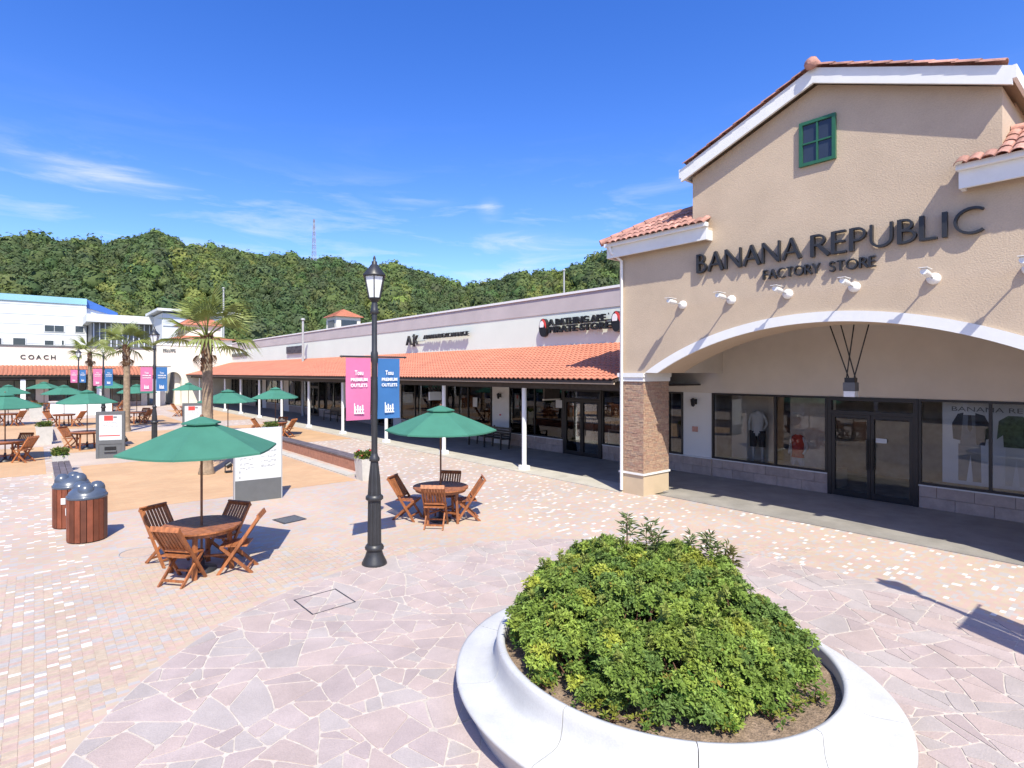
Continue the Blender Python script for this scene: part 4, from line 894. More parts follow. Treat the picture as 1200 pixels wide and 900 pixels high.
MB().box(-40, -14, 61.0, 61.3, 0, 2.548).build('wall', STUCCO2, CO)
t = thing('fascia_sign', 'five widely spaced dark capitals on the cream fascia at the far left', 'sign', (.3, 61, 4.4))
for ch, xx in zip('COACH', (-.95, -.42, .13, .62, 1.12)):
    b = MB(); text_on(b, ch, (xx, 60.985, 4.28), (1, 0, 0), (0, 0, 1), .54, .02, .006); b.build('letter', LETTER, t)
EW = thing('gate_wall', 'pale wall with an arched passage and tiled towers where the two shop rows meet', 'building', (12.5, 60.6, 0))
ap = [(9.95 + .72 + .72 * math.cos(R(180 - 180 * k / 16)), 2.35 + .85 * math.sin(R(180 * k / 16))) for k in range(17)]
gw = MB(); gw.box(9.25, 9.95, 60.5, 61.2, 0, 5.75).box(11.39, 16.4, 60.5, 61.2, 0, 5.75)
for k in range(16): gw.prism([ap[k], ap[k + 1], (ap[k + 1][0], 5.75), (ap[k][0], 5.75)], 'y', 60.5, 61.2)
gw.build('wall', CREAM, EW)
MB().box(9.2, 16.45, 60.44, 61.26, 5.752, 5.95).build('coping', METALW, EW)
b = MB(); scribble(b, (9.75, 60.5, 5.1), (1, 0, 0), 1.2, .32, .06); b.build('lettering', GREY, EW)
def hip_roof(par, x0, x1, y0, y1, z0, z1, ov=.4, m=ARCTILE):
    a, c, d, e_ = x0 - ov, x1 + ov, y0 - ov, y1 + ov; cx, cy = (a + c) / 2, (d + e_) / 2; f = MB()
    f.add([(a, d, z0), (c, d, z0), (c, e_, z0), (a, e_, z0), (cx, cy, z1)], [(0, 1, 4), (1, 2, 4), (2, 3, 4), (3, 0, 4), (3, 2, 1, 0)]); o = f.build('roof', m, par)
    r_ = MB()
    for k in range(1, 12):      # courses stand proud
        t_ = k / 12; zz = z0 + (z1 - z0) * t_; lx, ly = (c - a) / 2 * (1 - t_), (e_ - d) / 2 * (1 - t_); r_.box(cx - lx - .03, cx + lx + .03, cy - ly - .03, cy + ly + .03, zz - .01, zz + .035)
    stuff(r_.build('tile_course', m, par))
MB().box(10.9, 16.3, 61.3, 66, 0, 6.5).build('tower_wall', CREAM, EW); hip_roof(EW, 10.9, 16.3, 61.3, 66, 6.5, 7.3)
MB().box(11.9, 15.4, 62.2, 65.2, 6.6, 8.0).build('tower_wall', CREAM, EW); hip_roof(EW, 11.9, 15.4, 62.2, 65.2, 8.0, 9.3)
CU = thing('cupola', 'small white cupola with an orange hipped roof rising behind the arcade', 'tower', (30.6, 65, 0))
MB().box(29, 32.2, 63.6, 66.6, 0, 10.02).build('wall', CREAM, CU); hip_roof(CU, 29, 32.2, 63.6, 66.6, 10.022, 11.1, .35)
f = MB(); f.box(29.6, 31.7, 63.55, 63.62, 8.7, 9.6); f.build('window', DGLASS, CU); MB().box(28.93, 28.998, 64.2, 66, 8.7, 9.6).build('window', DGLASS, CU)
# white warehouse with a blue roof beyond
WH = thing('warehouse', 'large white warehouse with a pale blue roof band behind the shops on the left', 'warehouse', (-10, 118, 0))
MB().box(-60, 7.2, 118, 150, 0, 14.95).build('wall', WWALL, WH); MB().box(-60.2, 7.25, 117.8, 150, 14.952, 16.0).build('roof_band', WROOF, WH)
MB().prism([(7.2, 0), (11.6, 0), (11.6, 13.3), (7.2, 14.55)], 'y', 119, 150).build('side_wall', GWALL, WH); MB().prism([(7.26, 16.0), (7.26, 14.55), (11.9, 13.2), (11.9, 13.9)], 'y', 118.6, 150).build('side_roof', BROOF, WH)
s_ = MB()
for k in range(1, 10): s_.box(-60, 7.2, 117.96, 117.998, k * 1.6, k * 1.6 + .05)
s_.build('siding_joint', GWALL, WH)
def wh_win(px0, px1, py0, py1):
    f = lambda px: (118 * math.tan(YAW + math.atan((px - 551) / 655))); dep = lambda px: 118 * math.cos(YAW) + f(px) * math.sin(YAW)
    zz = lambda py, px: H + (437 - py) * dep(px) / 655; x0, x1, z1, z0 = f(px0), f(px1), zz(py0, px0), zz(py1, px0)
    o = MB().box(x0 - .1, x1 + .1, 117.9, 117.99, z0 - .1, z1 + .1).build('window', METALW, WH); n = max(1, round((x1 - x0) / 1.2))
    for k in range(n): MB().box(x0 + (x1 - x0) * k / n + .04, x0 + (x1 - x0) * (k + 1) / n - .04, 117.86, 117.898, z0, z1).build('pane', DGLASS, o)
for q in ((52, 75, 381, 388), (15, 30, 396, 404), (52, 63, 399, 404), (72, 75, 399, 404), (88, 98, 382, 389), (-10, 2, 396, 404)): wh_win(*q)
GB = thing('glass_annex', 'grey glazed annex under a flat white canopy right of the warehouse', 'building', (11, 112, 0))
MB().box(6.6, 17.2, 108, 120, 11.35, 12.6).build('canopy', WWALL, GB); MB().box(7.4, 16.9, 110, 119, 0, 11.34).build('wall', GREY, GB)
for k in range(12): MB().box(7.6 + k * .8, 7.75 + k * .8, 109.7, 109.99, 3, 11.3).build('fin', GWALL, GB)
HB = thing('white_house', 'white house with a thin flat roof behind the gate wall', 'house', (19, 105, 0))
MB().box(16, 25, 100, 110, 0, 12.6).build('wall', WWALL, HB); MB().box(15.2, 28, 99, 111, 12.9, 13.3).build('roof_slab', WWALL, HB); MB().box(16.1, 20, 99.85, 99.99, 10.6, 12.5).build('window', GWALL, HB); MB().box(16.2, 24.8, 100.2, 109.8, 12.602, 12.898).build('clerestory', DGLASS, HB)
# poles, masts and the lattice tower on the hill
def pole(nm, label, cat, loc, h_, r_, group=None):
    t = thing(nm, label, cat, loc, 0, group); MB().tube([loc, (loc[0], loc[1], loc[2] + h_)], [r_, r_ * .7], 8).build('shaft', STEEL, t); MB().tube([(loc[0], loc[1], loc[2] + h_), (loc[0], loc[1], loc[2] + h_ + .12)], [r_ * 1.5, r_ * 1.2], 8).build('cap', STEEL, t); return t
def at(px, dist): d = Fv + Rv * ((px - 551) / 655); return d.x * dist, d.y * dist
for px, dist, top, r_, lb in ((262, 80, 338, .16, 'tall grey pole standing behind the big palm'), (355, 40, 375, .11, 'short grey vent pole on the arcade roof beside the cupola'), (661, 70, 317, .14, 'slim grey pole above the arcade roof near the tan store')):
    x, y = at(px, dist); pole('pole', lb, 'pole', (x, y, 0), H + (437 - top) * dist / 655, r_)
x, y = at(368, 305); azt = math.degrees(math.atan2(x, y)); z0 = float(hill_h(azt, math.hypot(x, y))); top = H + (437 - 257) * 305 / 655
t = thing('lattice_tower', 'red and white lattice mast standing on the wooded ridge', 'tower', (x, y, z0))
hgt = top - z0; legs = [[], [], [], []]; nseg = 16
for k in range(nseg):
    ta, tb = k / nseg, (k + 1) / nseg; wa, wb = 1.15 * (1 - ta * .75), 1.15 * (1 - tb * .75); b = MB(); ca = [(x + sx_ * wa, y + sy_ * wa, z0 + hgt * ta) for sx_, sy_ in ((-1, -1), (1, -1), (1, 1), (-1, 1))]; cb = [(x + sx_ * wb, y + sy_ * wb, z0 + hgt * tb) for sx_, sy_ in ((-1, -1), (1, -1), (1, 1), (-1, 1))]
    for i in range(4): b.bar(ca[i], cb[i], .15, .15).bar(ca[i], cb[(i + 1) % 4], .09, .09).bar(cb[i], cb[(i + 1) % 4], .09, .09)
    b.build('lattice_section', (pmat('mast_red', (.30, .24, .24), .6) if 'mast_red' not in MATS else MATS['mast_red']) if k % 2 else STEEL, t)
x, y = at(535, 190); az_ = math.degrees(math.atan2(x, y)); z0 = float(hill_h(az_, math.hypot(x, y)))
t = thing('shed', 'tiny white shed among the trees on the hill', 'shed', (x, y, z0)); MB().box(x - 2.5, x + 2.5, y - 1.5, y + 1.5, z0 - 2, z0 + 9.5).build('wall', WWALL, t); MB().prism([(x - 2.9, z0 + 9.5), (x + 2.9, z0 + 9.5), (x, z0 + 10.4)], 'y', y - 1.8, y + 1.8).build('roof', MAUVE, t)
# the row of shops across the plaza: outside the picture, seen only in the glass
OP = thing('shop_row', 'low cream shop row facing the store across the plaza', 'building', (-14, 15, 0))
MB().box(-22, -16, -25, 56, 0, 5.5).build('wall', CREAM, OP); MB().prism([(-12.5, 2.9), (-16, 4.1), (-16, 4.0), (-12.5, 2.8)], 'y', -25, 56).build('porch_roof', ARCTILE, OP); MB().box(-15.99, -15.9, -24, 55, .5, 2.6).build('window_band', DGLASS, OP)
for k in range(18): MB().box(-12.9, -12.7, -24 + k * 4.6, -23.8 + k * 4.6, 0, 2.82).build('post', METALW, OP)

# ================================================================ PLAZA FURNITURE
def lam(o, nm, b, m): q = link(nm, b.mesh(nm, m), None, o); WL[q.name] = Vector(); return q
# ---- round marble planter
PX, PY = PC
PL = thing('round_planter', 'large round white marble planter with a wide seat rim in the foreground', 'planter', (PX, PY, 0))
prof = [(1.80, .0), (1.83, .1), (1.885, .2), (1.915, .235), (1.935, .262), (1.93, .285), (1.90, .297), (1.78, .292), (1.67, .288), (1.615, .30), (1.58, .33), (1.56, .39), (1.55, .47), (1.545, .53), (1.53, .548), (1.50, .552), (1.475, .546), (1.465, .52), (1.46, .3)]
NS = 10; sub = 12
for s_ in range(NS):
    a0 = 2 * math.pi * s_ / NS + .004 + .12; a1 = 2 * math.pi * (s_ + 1) / NS - .0 + .12; b = MB(); vs = []
    for k in range(sub + 1):
        a = a0 + (a1 - .0012 - a0) * k / sub; vs += [(PX + r * math.cos(a), PY + r * math.sin(a), z) for r, z in prof]
    n = len(prof); b.add(vs, [(k * n + i, (k + 1) * n + i, (k + 1) * n + i + 1, k * n + i + 1) for k in range(sub) for i in range(n - 1)], 0, True)
    b.add(vs[:n], [tuple(range(n))]); b.add(vs[-n:], [tuple(range(n - 1, -1, -1))]); b.build('rim_block', MARBLE, PL)
so_ = MB(); nn = 40; rings = 14; vs = []
sr = np.random.default_rng(3)
for i in range(rings + 1):
    for k in range(nn): r = 1.468 * i / rings; a = 2 * math.pi * k / nn; vs.append((PX + r * math.cos(a), PY + r * math.sin(a), .43 + .05 * (1 - i / rings) + float(sr.normal(0, .010))))
so_.add(vs, [(i * nn + k, i * nn + (k + 1) % nn, (i + 1) * nn + (k + 1) % nn, (i + 1) * nn + k) for i in range(rings) for k in range(nn)], 0, True); so_.build('soil', SOIL, PL)
def leaves(name, centres, normals, tone, per=7, size=(.03, .055), spread=.9, m=LEAF, wide=.24):
    """whorls of small pointed leaves, each leaf two folded faces"""
    n = len(centres); up = normals / np.linalg.norm(normals, axis=1, keepdims=True)
    t1 = np.cross(up, RNG.normal(size=(n, 3))); t1 /= np.linalg.norm(t1, axis=1, keepdims=True); t2 = np.cross(up, t1)
    ang = RNG.uniform(0, 2 * math.pi, (n, 1)) + np.arange(per)[None] * 2.4 + RNG.normal(0, .2, (n, per)); el = RNG.uniform(.05, spread, (n, per))
    d = (t1[:, None] * np.cos(ang)[..., None] + t2[:, None] * np.sin(ang)[..., None]) * np.cos(el)[..., None] + up[:, None] * np.sin(el)[..., None]
    sd = np.cross(d, up[:, None]); sd /= np.linalg.norm(sd, axis=-1, keepdims=True) + 1e-9; nn_ = np.cross(sd, d); ln = RNG.uniform(*size, (n, per))[..., None]; b0 = centres[:, None] + d * ln * .12
    tip = b0 + d * ln - nn_ * ln * .12; mid = b0 + d * ln * .52; l_ = mid + sd * ln * wide + nn_ * ln * .09; r_ = mid - sd * ln * wide + nn_ * ln * .09
    V = np.stack([b0, r_, tip, l_], 2).reshape(-1, 3); q = np.arange(n * per)[:, None] * 4; F = np.concatenate([q + [0, 1, 2], q + [0, 2, 3]], 0)
    col = np.repeat((tone[:, None] * RNG.uniform(.72, 1.3, (n, per, 1))), 4, 1).reshape(-1, 3); return fast_mesh(name, V, F, m, np.clip(col, .004, 1))
def bush_top(x, y):
    """height of the shrubs above the soil"""
    dx, dy = x - 4.75, y - 3.24; r = np.hypot(dx, dy); a = np.arctan2(dy, dx); ca, sa = math.cos(YAW), math.sin(YAW)
    fwd = dx * sa + dy * ca; lim = 1.39 + .05 * np.sin(a * 5 + 1) + .04 * np.sin(a * 11); t = np.clip(r / lim, 0, 1)
    h = (1 - t ** 3.2) ** .7 * (.70 + .14 * np.clip(fwd / 1.1, -1, 1)) + .07 * np.sin(x * 6.3 + 2 * np.sin(y * 3)) * np.sin(y * 7.7 + 1 + 2 * np.sin(x * 2.3)) + .03 * np.sin(x * 19 + y * 5) * np.sin(y * 17 - x * 4)
    return np.where(r < lim, np.maximum(h, .05), 0)
def shrubs():
    cl = []
    for _ in range(20000):
        if len(cl) >= 620: break
        a = RNG.uniform(0, 2 * math.pi); r = 1.36 * math.sqrt(RNG.random()); x, y = 4.75 + r * math.cos(a), 3.24 + r * math.sin(a); h = float(bush_top(np.array(x), np.array(y)))
        if h < .12 or math.hypot(x - PX, y - PY) > 1.36: continue
        z = .45 + h * (RNG.uniform(.93, 1.07) if RNG.random() < .7 else RNG.uniform(.4, .9)); rad = RNG.uniform(.055, .105)
        if any((x - q[0]) ** 2 + (y - q[1]) ** 2 + (z - q[2]) ** 2 < (.052) ** 2 for q in cl): continue
        cl.append((x, y, z, rad))
    P, Nn, T = [], [], []
    for x, y, z, rad in cl:
        m = int(24 + 2600 * rad * rad); d = RNG.normal(size=(m, 3)); d[:, 2] = np.abs(d[:, 2]) + .15; d /= np.linalg.norm(d, axis=1, keepdims=True); q = RNG.uniform(.55, 1.08, (m, 1))
        p = np.array([x, y, z - rad * .75]) + d * q * rad * np.array([1.15, 1.15, 1.0]); P.append(p); Nn.append(d + np.array([0, 0, .5]) + RNG.normal(0, .25, d.shape))
        f = RNG.normal(0, .45) + math.sin(x * 3.1 + .5) * math.sin(y * 2.7 + 1.2) * .7; fwd = (x - PX) * math.sin(YAW) + (y - PY) * math.cos(YAW)
        c = (.225, .29, .055) if f > .55 else (.165, .235, .048) if f > -.35 else (.12, .185, .046)
        if RNG.random() < (.22 if fwd > .3 else .05): c = (.27, .30, .05)
        t = np.array(c) * 1.32 * RNG.uniform(.85, 1.15) * RNG.uniform(.85, 1.15, (m, 1)); yl = RNG.random(m) < .012; t[yl] = (.32, .25, .05); T.append(t)
    # long light shoots standing out of the mound, most of them at the back
    for _ in range(150):
        a = RNG.uniform(0, 2 * math.pi); r = 1.2 * math.sqrt(RNG.random()); x, y = 4.75 + r * math.cos(a), 3.24 + r * math.sin(a); fwd = (x - PX) * math.sin(YAW) + (y - PY) * math.cos(YAW)
        if RNG.random() > .3 + .6 * (fwd > .1): continue
        h = float(bush_top(np.array(x), np.array(y))); ln = RNG.uniform(.06, .16); d = np.array([RNG.normal(0, .35), RNG.normal(0, .35), 1.0]); d /= np.linalg.norm(d); m = 11; u_ = np.linspace(-.3, 1, m)[:, None]
        P.append(np.array([x, y, .45 + h]) + d * u_ * ln + RNG.normal(0, .006, (m, 3))); Nn.append(np.tile(d, (m, 1)) + RNG.normal(0, .2, (m, 3))); T.append(np.tile((.27, .315, .075) if RNG.random() < .6 else (.19, .26, .06), (m, 1)) * RNG.uniform(.85, 1.15, (m, 1)))
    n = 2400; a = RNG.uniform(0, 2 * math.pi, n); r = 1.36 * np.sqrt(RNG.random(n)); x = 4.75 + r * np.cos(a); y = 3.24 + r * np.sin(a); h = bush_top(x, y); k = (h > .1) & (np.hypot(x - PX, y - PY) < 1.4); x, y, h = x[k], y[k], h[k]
    P.append(np.stack([x, y, .45 + h * RNG.uniform(.3, .86, len(x))], 1)); Nn.append(RNG.normal(0, .5, (len(x), 3)) + (0, 0, 1)); T.append(np.tile((.09, .18, .035), (len(x), 1)) * RNG.uniform(.8, 1.2, (len(x), 1)))  # inner leaves: shade in the mound's depth put into a darker tone
    P = np.concatenate(P); k = np.hypot(P[:, 0] - PX, P[:, 1] - PY) < 1.5; P = P[k]; P[:, 2] = np.maximum(P[:, 2], .47)
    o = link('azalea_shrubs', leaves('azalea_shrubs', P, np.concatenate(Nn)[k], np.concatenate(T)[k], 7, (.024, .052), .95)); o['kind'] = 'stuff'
    # twigs under the leaves
    b = MB()
    for _ in range(170):
        a = random.uniform(0, 2 * math.pi); r = 1.15 * math.sqrt(random.random()); x0, y0 = 4.75 + r * math.cos(a), 3.24 + r * math.sin(a)
        for q in range(3): dx, dy = random.gauss(0, .12), random.gauss(0, .12); hh = float(bush_top(np.array(x0 + dx), np.array(y0 + dy))); b.tube([(x0, y0, .45), (x0 + dx * .5, y0 + dy * .5, .45 + hh * .5), (x0 + dx, y0 + dy, .44 + hh * .92)], [.010, .007, .004], 4, cap=False)
    stuff(b.build('shrub_twigs', TRUNKR))
shrubs()
SPL = ['tall thin sprig at the back of the planter, farthest left of the five', 'dense tufted sprig second from the left at the back of the planter', 'slim sprig in the middle of the five behind the shrubs', 'tall forked sprig second from the right behind the shrubs', 'spindly yellowing sprig farthest right behind the shrubs']
def atz(px, py, z):
    d = Vector((Fv.x, Fv.y, 0)) + Vector((Rv.x, Rv.y, 0)) * ((px - 551) / 655) + Vector((0, 0, -(py - 437) / 655)); t_ = (z - H) / d.z; return Vector((0, 0, H)) + d * t_
def by_depth(px, py, dep): return Vector((0, 0, H)) + (Vector((Fv.x, Fv.y, 0)) + Vector((Rv.x, Rv.y, 0)) * ((px - 551) / 655) + Vector((0, 0, -(py - 437) / 655))) * dep
for (px, py, dep, n_, yl), lb in zip(((735, 606, 6.1, 1, 0), (762, 612, 6.0, 3, 0), (808, 628, 6.05, 1, 0), (832, 628, 6.1, 2, 0), (852, 640, 6.1, 3, 1)), SPL):
    top = by_depth(px, py, dep); t = thing('sprig', lb, 'plant', (top.x, top.y, .45), 0, 'tall sprigs behind the planter shrubs'); st = MB(); cs, ns = [], []
    for q in range(n_ + 1):
        tp = top + Vector((random.gauss(0, .06), random.gauss(0, .06), -.045 * q - random.uniform(0, .04))) if q else top; bt = Vector((top.x + random.gauss(0, .035), top.y, .45)); mid = bt.lerp(tp, .6) + Vector((random.gauss(0, .03), random.gauss(0, .03), 0))
        st.tube([bt, mid, tp], [.008, .006, .003], 5)
        for i in range(5): u_ = .84 + .16 * i / 4; p = mid.lerp(tp, (u_ - .6) / .4); cs.append(p + Vector((random.gauss(0, .012), random.gauss(0, .012), 0))); ns.append((random.gauss(0, .35), random.gauss(0, .35), 1))
    st.build('stem', TRUNKR, t); cs = np.array([c[:] for c in cs]); tone = np.tile(np.array([.24, .23, .08] if yl else [.20, .25, .10]), (len(cs), 1)) * RNG.uniform(.8, 1.2, (len(cs), 1))
    o = link('leaves', leaves('leaves', cs - np.array([top.x, top.y, .45]), np.array(ns), tone, 7, (.06, .12), .8, wide=.085), None, t)
# small yellowing seedlings along the inner rim
for k, (px, py) in enumerate(((610, 745), (640, 800), (690, 822), (718, 838), (822, 842), (850, 850), (905, 838), (930, 826), (762, 846), (955, 815))):
    p = atz(px, py, .5); d = Vector((p.x - PX, p.y - PY)); 
    if d.length > 1.38: d *= 1.38 / d.length
    x, y = PX + d.x, PY + d.y; n = 16; cs = np.stack([RNG.normal(0, .055, n), RNG.normal(0, .055, n), RNG.uniform(.02, .12, n)], 1); tone = np.where(RNG.random((n, 1)) < .55, (.22, .24, .035), (.11, .19, .03))
    t = thing('seedling', 'small yellow-green seedling on bare soil inside the planter rim', 'plant', (x, y, .45), 0, 'yellowing seedlings along the planter rim')
    link('leaves', leaves('leaves', cs, np.tile((0, 0, 1.), (n, 1)) + RNG.normal(0, .3, (n, 3)), tone, 6, (.03, .05), .8), None, t)
    st = MB()
    for c in cs[:5]: st.tube([(0, 0, 0), tuple(c)], [.006, .003], 4, cap=False)
    lam(t, 'stem', st, TRUNKR)
# ---- street lamps with paired banners
def lamp_proto(loc, label):
    t = thing('street_lamp', label, 'street lamp', loc, 0, 'street lamps with paired banners')
    lam(t, 'base', MB().lathe([(.20, 0), (.205, .02), (.195, .05), (.15, .14), (.125, .22), (.125, .24)], 24), IRON)
    lam(t, 'collar', MB().lathe([(.125, .241), (.15, .25), (.155, .28), (.14, .31), (.12, .33)], 24), IRON)
    lam(t, 'lower_shaft', MB().lathe([(.112, .331), (.104, 1.04)], 28, flute=.1, smooth=False), IRON)
    lam(t, 'collar', MB().lathe([(.12, 1.041), (.142, 1.06), (.142, 1.10), (.11, 1.13)], 24), IRON)
    lam(t, 'tapered_shaft', MB().lathe([(.108, 1.131), (.092, 1.4), (.062, 1.66)], 24, flute=.1, smooth=False), IRON)
    lam(t, 'collar', MB().lathe([(.06, 1.661), (.085, 1.68), (.085, 1.72), (.06, 1.76), (.052, 1.8)], 24), IRON)
    lam(t, 'pole', MB().lathe([(.05, 1.801), (.047, 3.25), (.06, 3.3), (.06, 3.42), (.045, 3.46), (.042, 4.12)], 20), IRON)
    lam(t, 'collar', MB().lathe([(.05, 4.05), (.075, 4.08), (.06, 4.12), (.05, 4.2), (.045, 4.24)], 20), IRON)
    ln = MB(); ln.lathe([(.05, 4.241), (.09, 4.29), (.105, 4.30), (.105, 4.315)], 6)
    for k in range(6): a = 2 * math.pi * k / 6; ln.bar((.10 * math.cos(a), .10 * math.sin(a), 4.31), (.175 * math.cos(a), .175 * math.sin(a), 4.66), .018, .018)
    ln.lathe([(.185, 4.655), (.205, 4.66), (.205, 4.68), (.10, 4.80), (.07, 4.84), (.05, 4.86), (.05, 4.9), (.02, 4.92), (.028, 4.95), (.01, 5.0)], 6)
    lo = lam(t, 'lantern', ln, IRON)
    g_ = MB(); g_.lathe([(.092, 4.318), (.165, 4.653)], 6, smooth=False); q = link('lamp_glass', g_.mesh('lamp_glass', FROST), None, lo)
    q = MB()
    for z_ in (3.36,): q.tube([(-.56, 0, z_), (.56, 0, z_)], .014, 8).tube([(-.57, 0, z_), (-.6, 0, z_)], [.022, .01], 8).tube([(.57, 0, z_), (.6, 0, z_)], [.022, .01], 8)
    lam(t, 'banner_arm', q, IRON)
    return t
def banner(loc, s, label, m):
    t = thing('banner', label, 'banner', loc, 0, '%s banners hung on the street lamps' % ('pink' if s < 0 else 'blue'))
    x0, x1 = (-.50, -.07) if s < 0 else (.06, .47); n = 8; b = MB(); vs = []
    for i in range(n + 1):
        z = 3.34 - .99 * i / n
        for k in range(4): vs.append((x0 + (x1 - x0) * k / 3, .012 * math.sin(i * .8 + k + s) * (i / n), z))
    fs = [(i * 4 + k, i * 4 + k + 1, i * 4 + k + 5, i * 4 + k + 4) for i in range(n) for k in range(3)]
    vb = [(x, y_ + .004, z) for x, y_, z in vs]; o_ = len(vs); b.add(vs + vb, fs + [tuple(o_ + i for i in f_[::-1]) for f_ in fs], 0, True); lam(t, 'cloth', b, m)
    w_ = MB(); cx = (x0 + x1) / 2; zz = 3.07
    for tx, sz, wd, dz in (('Tosu', .10, .15, .0), ('PREMIUM', .07, .29, -.10), ('OUTLETS', .07, .29, -.19)):
        text_on(w_, tx, (cx - wd / 2, -.022, zz + dz), (1, 0, 0), (0, 0, 1), sz, .001, .002, wd)
    lam(t, 'lettering', w_, PRINT)
    e_ = MB()
    for k in range(4): e_.box(cx - .075 + k * .042, cx - .052 + k * .042, -.022, -.02, 2.47, 2.57 + .02 * (k % 2))
    e_.box(cx - .085, cx + .09, -.0225, -.0205, 2.45, 2.468).box(cx - .085, cx - .07, -.0225, -.0205, 2.468, 2.62).box(cx - .08, cx + .085, -.0225, -.0205, 2.51, 2.522)
    lam(t, 'emblem', e_, PRINT); return t
LAMPS = [((4.35, 8.1), 'large dark street lamp in the foreground at the edge of the flagstone paving'), ((3.9, 26.1), 'dark street lamp left of the big palm tree'), ((3.22, 39.3), 'street lamp standing between the two smaller palms'),
         ((2.69, 52.4), 'farthest street lamp, left of the smallest palm'), ((8.06, -.72), 'dark street lamp just outside the picture on the right, known by its shadow')]
BN = ['on the large foreground lamp', 'on the lamp left of the big palm', 'on the lamp between the two smaller palms', 'on the farthest lamp', 'on the lamp outside the picture']
L0 = PK = BL = None
for k, ((x, y), lb) in enumerate(LAMPS):
    if k == 0:
        L0 = lamp_proto((x, y, 0), lb); PK = banner((x, y, 0), -1, 'pink banner with white lettering ' + BN[0], PINK); BL = banner((x, y, 0), 1, 'blue banner with white lettering ' + BN[0], BLUE)
    else:
        copy_tree(L0, (x, y, 0), 0, lb); copy_tree(PK, (x, y, 0), 0, 'pink banner with white lettering ' + BN[k]); copy_tree(BL, (x, y, 0), 0, 'blue banner with white lettering ' + BN[k])
# ---- tables, folding chairs and umbrellas
def chair_proto(loc, label):
    t = thing('folding_chair', label, 'chair', loc, 0, 'folding chairs round the umbrella tables')
    for s in (-1, 1):
        lam(t, 'leg', MB().bar((s * .22, .23, .0), (s * .22, -.36, .86), .028, .045), WOOD)             # runs up into the back
        lam(t, 'leg', MB().bar((s * .185, -.27, .0), (s * .185, .2, .42), .028, .045), WOOD)
    lam(t, 'stretcher', MB().bar((-.21, .155, .11), (.21, .155, .11), .03, .03), WOOD); lam(t, 'stretcher', MB().bar((-.18, -.2, .08), (.18, -.2, .08), .03, .03), WOOD)
    b = MB()
    for k in range(5): b.box(-.205, .205, -.2 + k * .084, -.125 + k * .084, .42, .438)
    lam(t, 'seat', b, WOOD)
    b = MB(); f = lambda z: .23 - .59 * z / .86
    b.bar((-.235, f(.87), .87), (.235, f(.87), .87), .03, .075, up=(0, .5, 1)).bar((-.205, f(.5), .5), (.205, f(.5), .5), .025, .05)
    for k in range(7): xx = -.17 + k * .0567; b.bar((xx, f(.52), .52), (xx, f(.84), .84), .04, .012, up=(0, 1, .6))
    lam(t, 'backrest', b, WOOD); return t
def table_proto(loc, label):
    t = thing('round_table', label, 'table', loc, 0, 'round wooden tables under umbrellas'); b = MB()
    for k in range(10):
        x0, x1 = -.58 + k * .116, -.58 + (k + 1) * .116 - .005; xm = (x0 + x1) / 2; pl = []
        ye0, ye1 = math.sqrt(max(.58 ** 2 - x0 ** 2, 0)), math.sqrt(max(.58 ** 2 - x1 ** 2, 0)); n = 5; up_ = [(x0 + (x1 - x0) * q / n, math.sqrt(max(.58 ** 2 - (x0 + (x1 - x0) * q / n) ** 2, .002))) for q in range(n + 1)]
        pl = up_ + [(x, -y_) for x, y_ in up_[::-1]]; lam(t, 'plank', MB().prism(pl, 'z', .70, .725), WOOD)
    lam(t, 'apron', MB().lathe([(.5, .64), (.53, .64), (.53, .698), (.5, .698)], 28, smooth=False), WOOD)
    for k in range(4): a = R(45 + 90 * k); lam(t, 'leg', MB().bar((.44 * math.cos(a), .44 * math.sin(a), 0), (.40 * math.cos(a), .40 * math.sin(a), .66), .06, .05), WOOD)
    for k in range(2): a = R(45 + 90 * k); lam(t, 'stretcher', MB().bar((.4 * math.cos(a), .4 * math.sin(a), .2 + k * .03), (-.4 * math.cos(a), -.4 * math.sin(a), .2 + k * .03), .05, .028), WOOD)
    return t
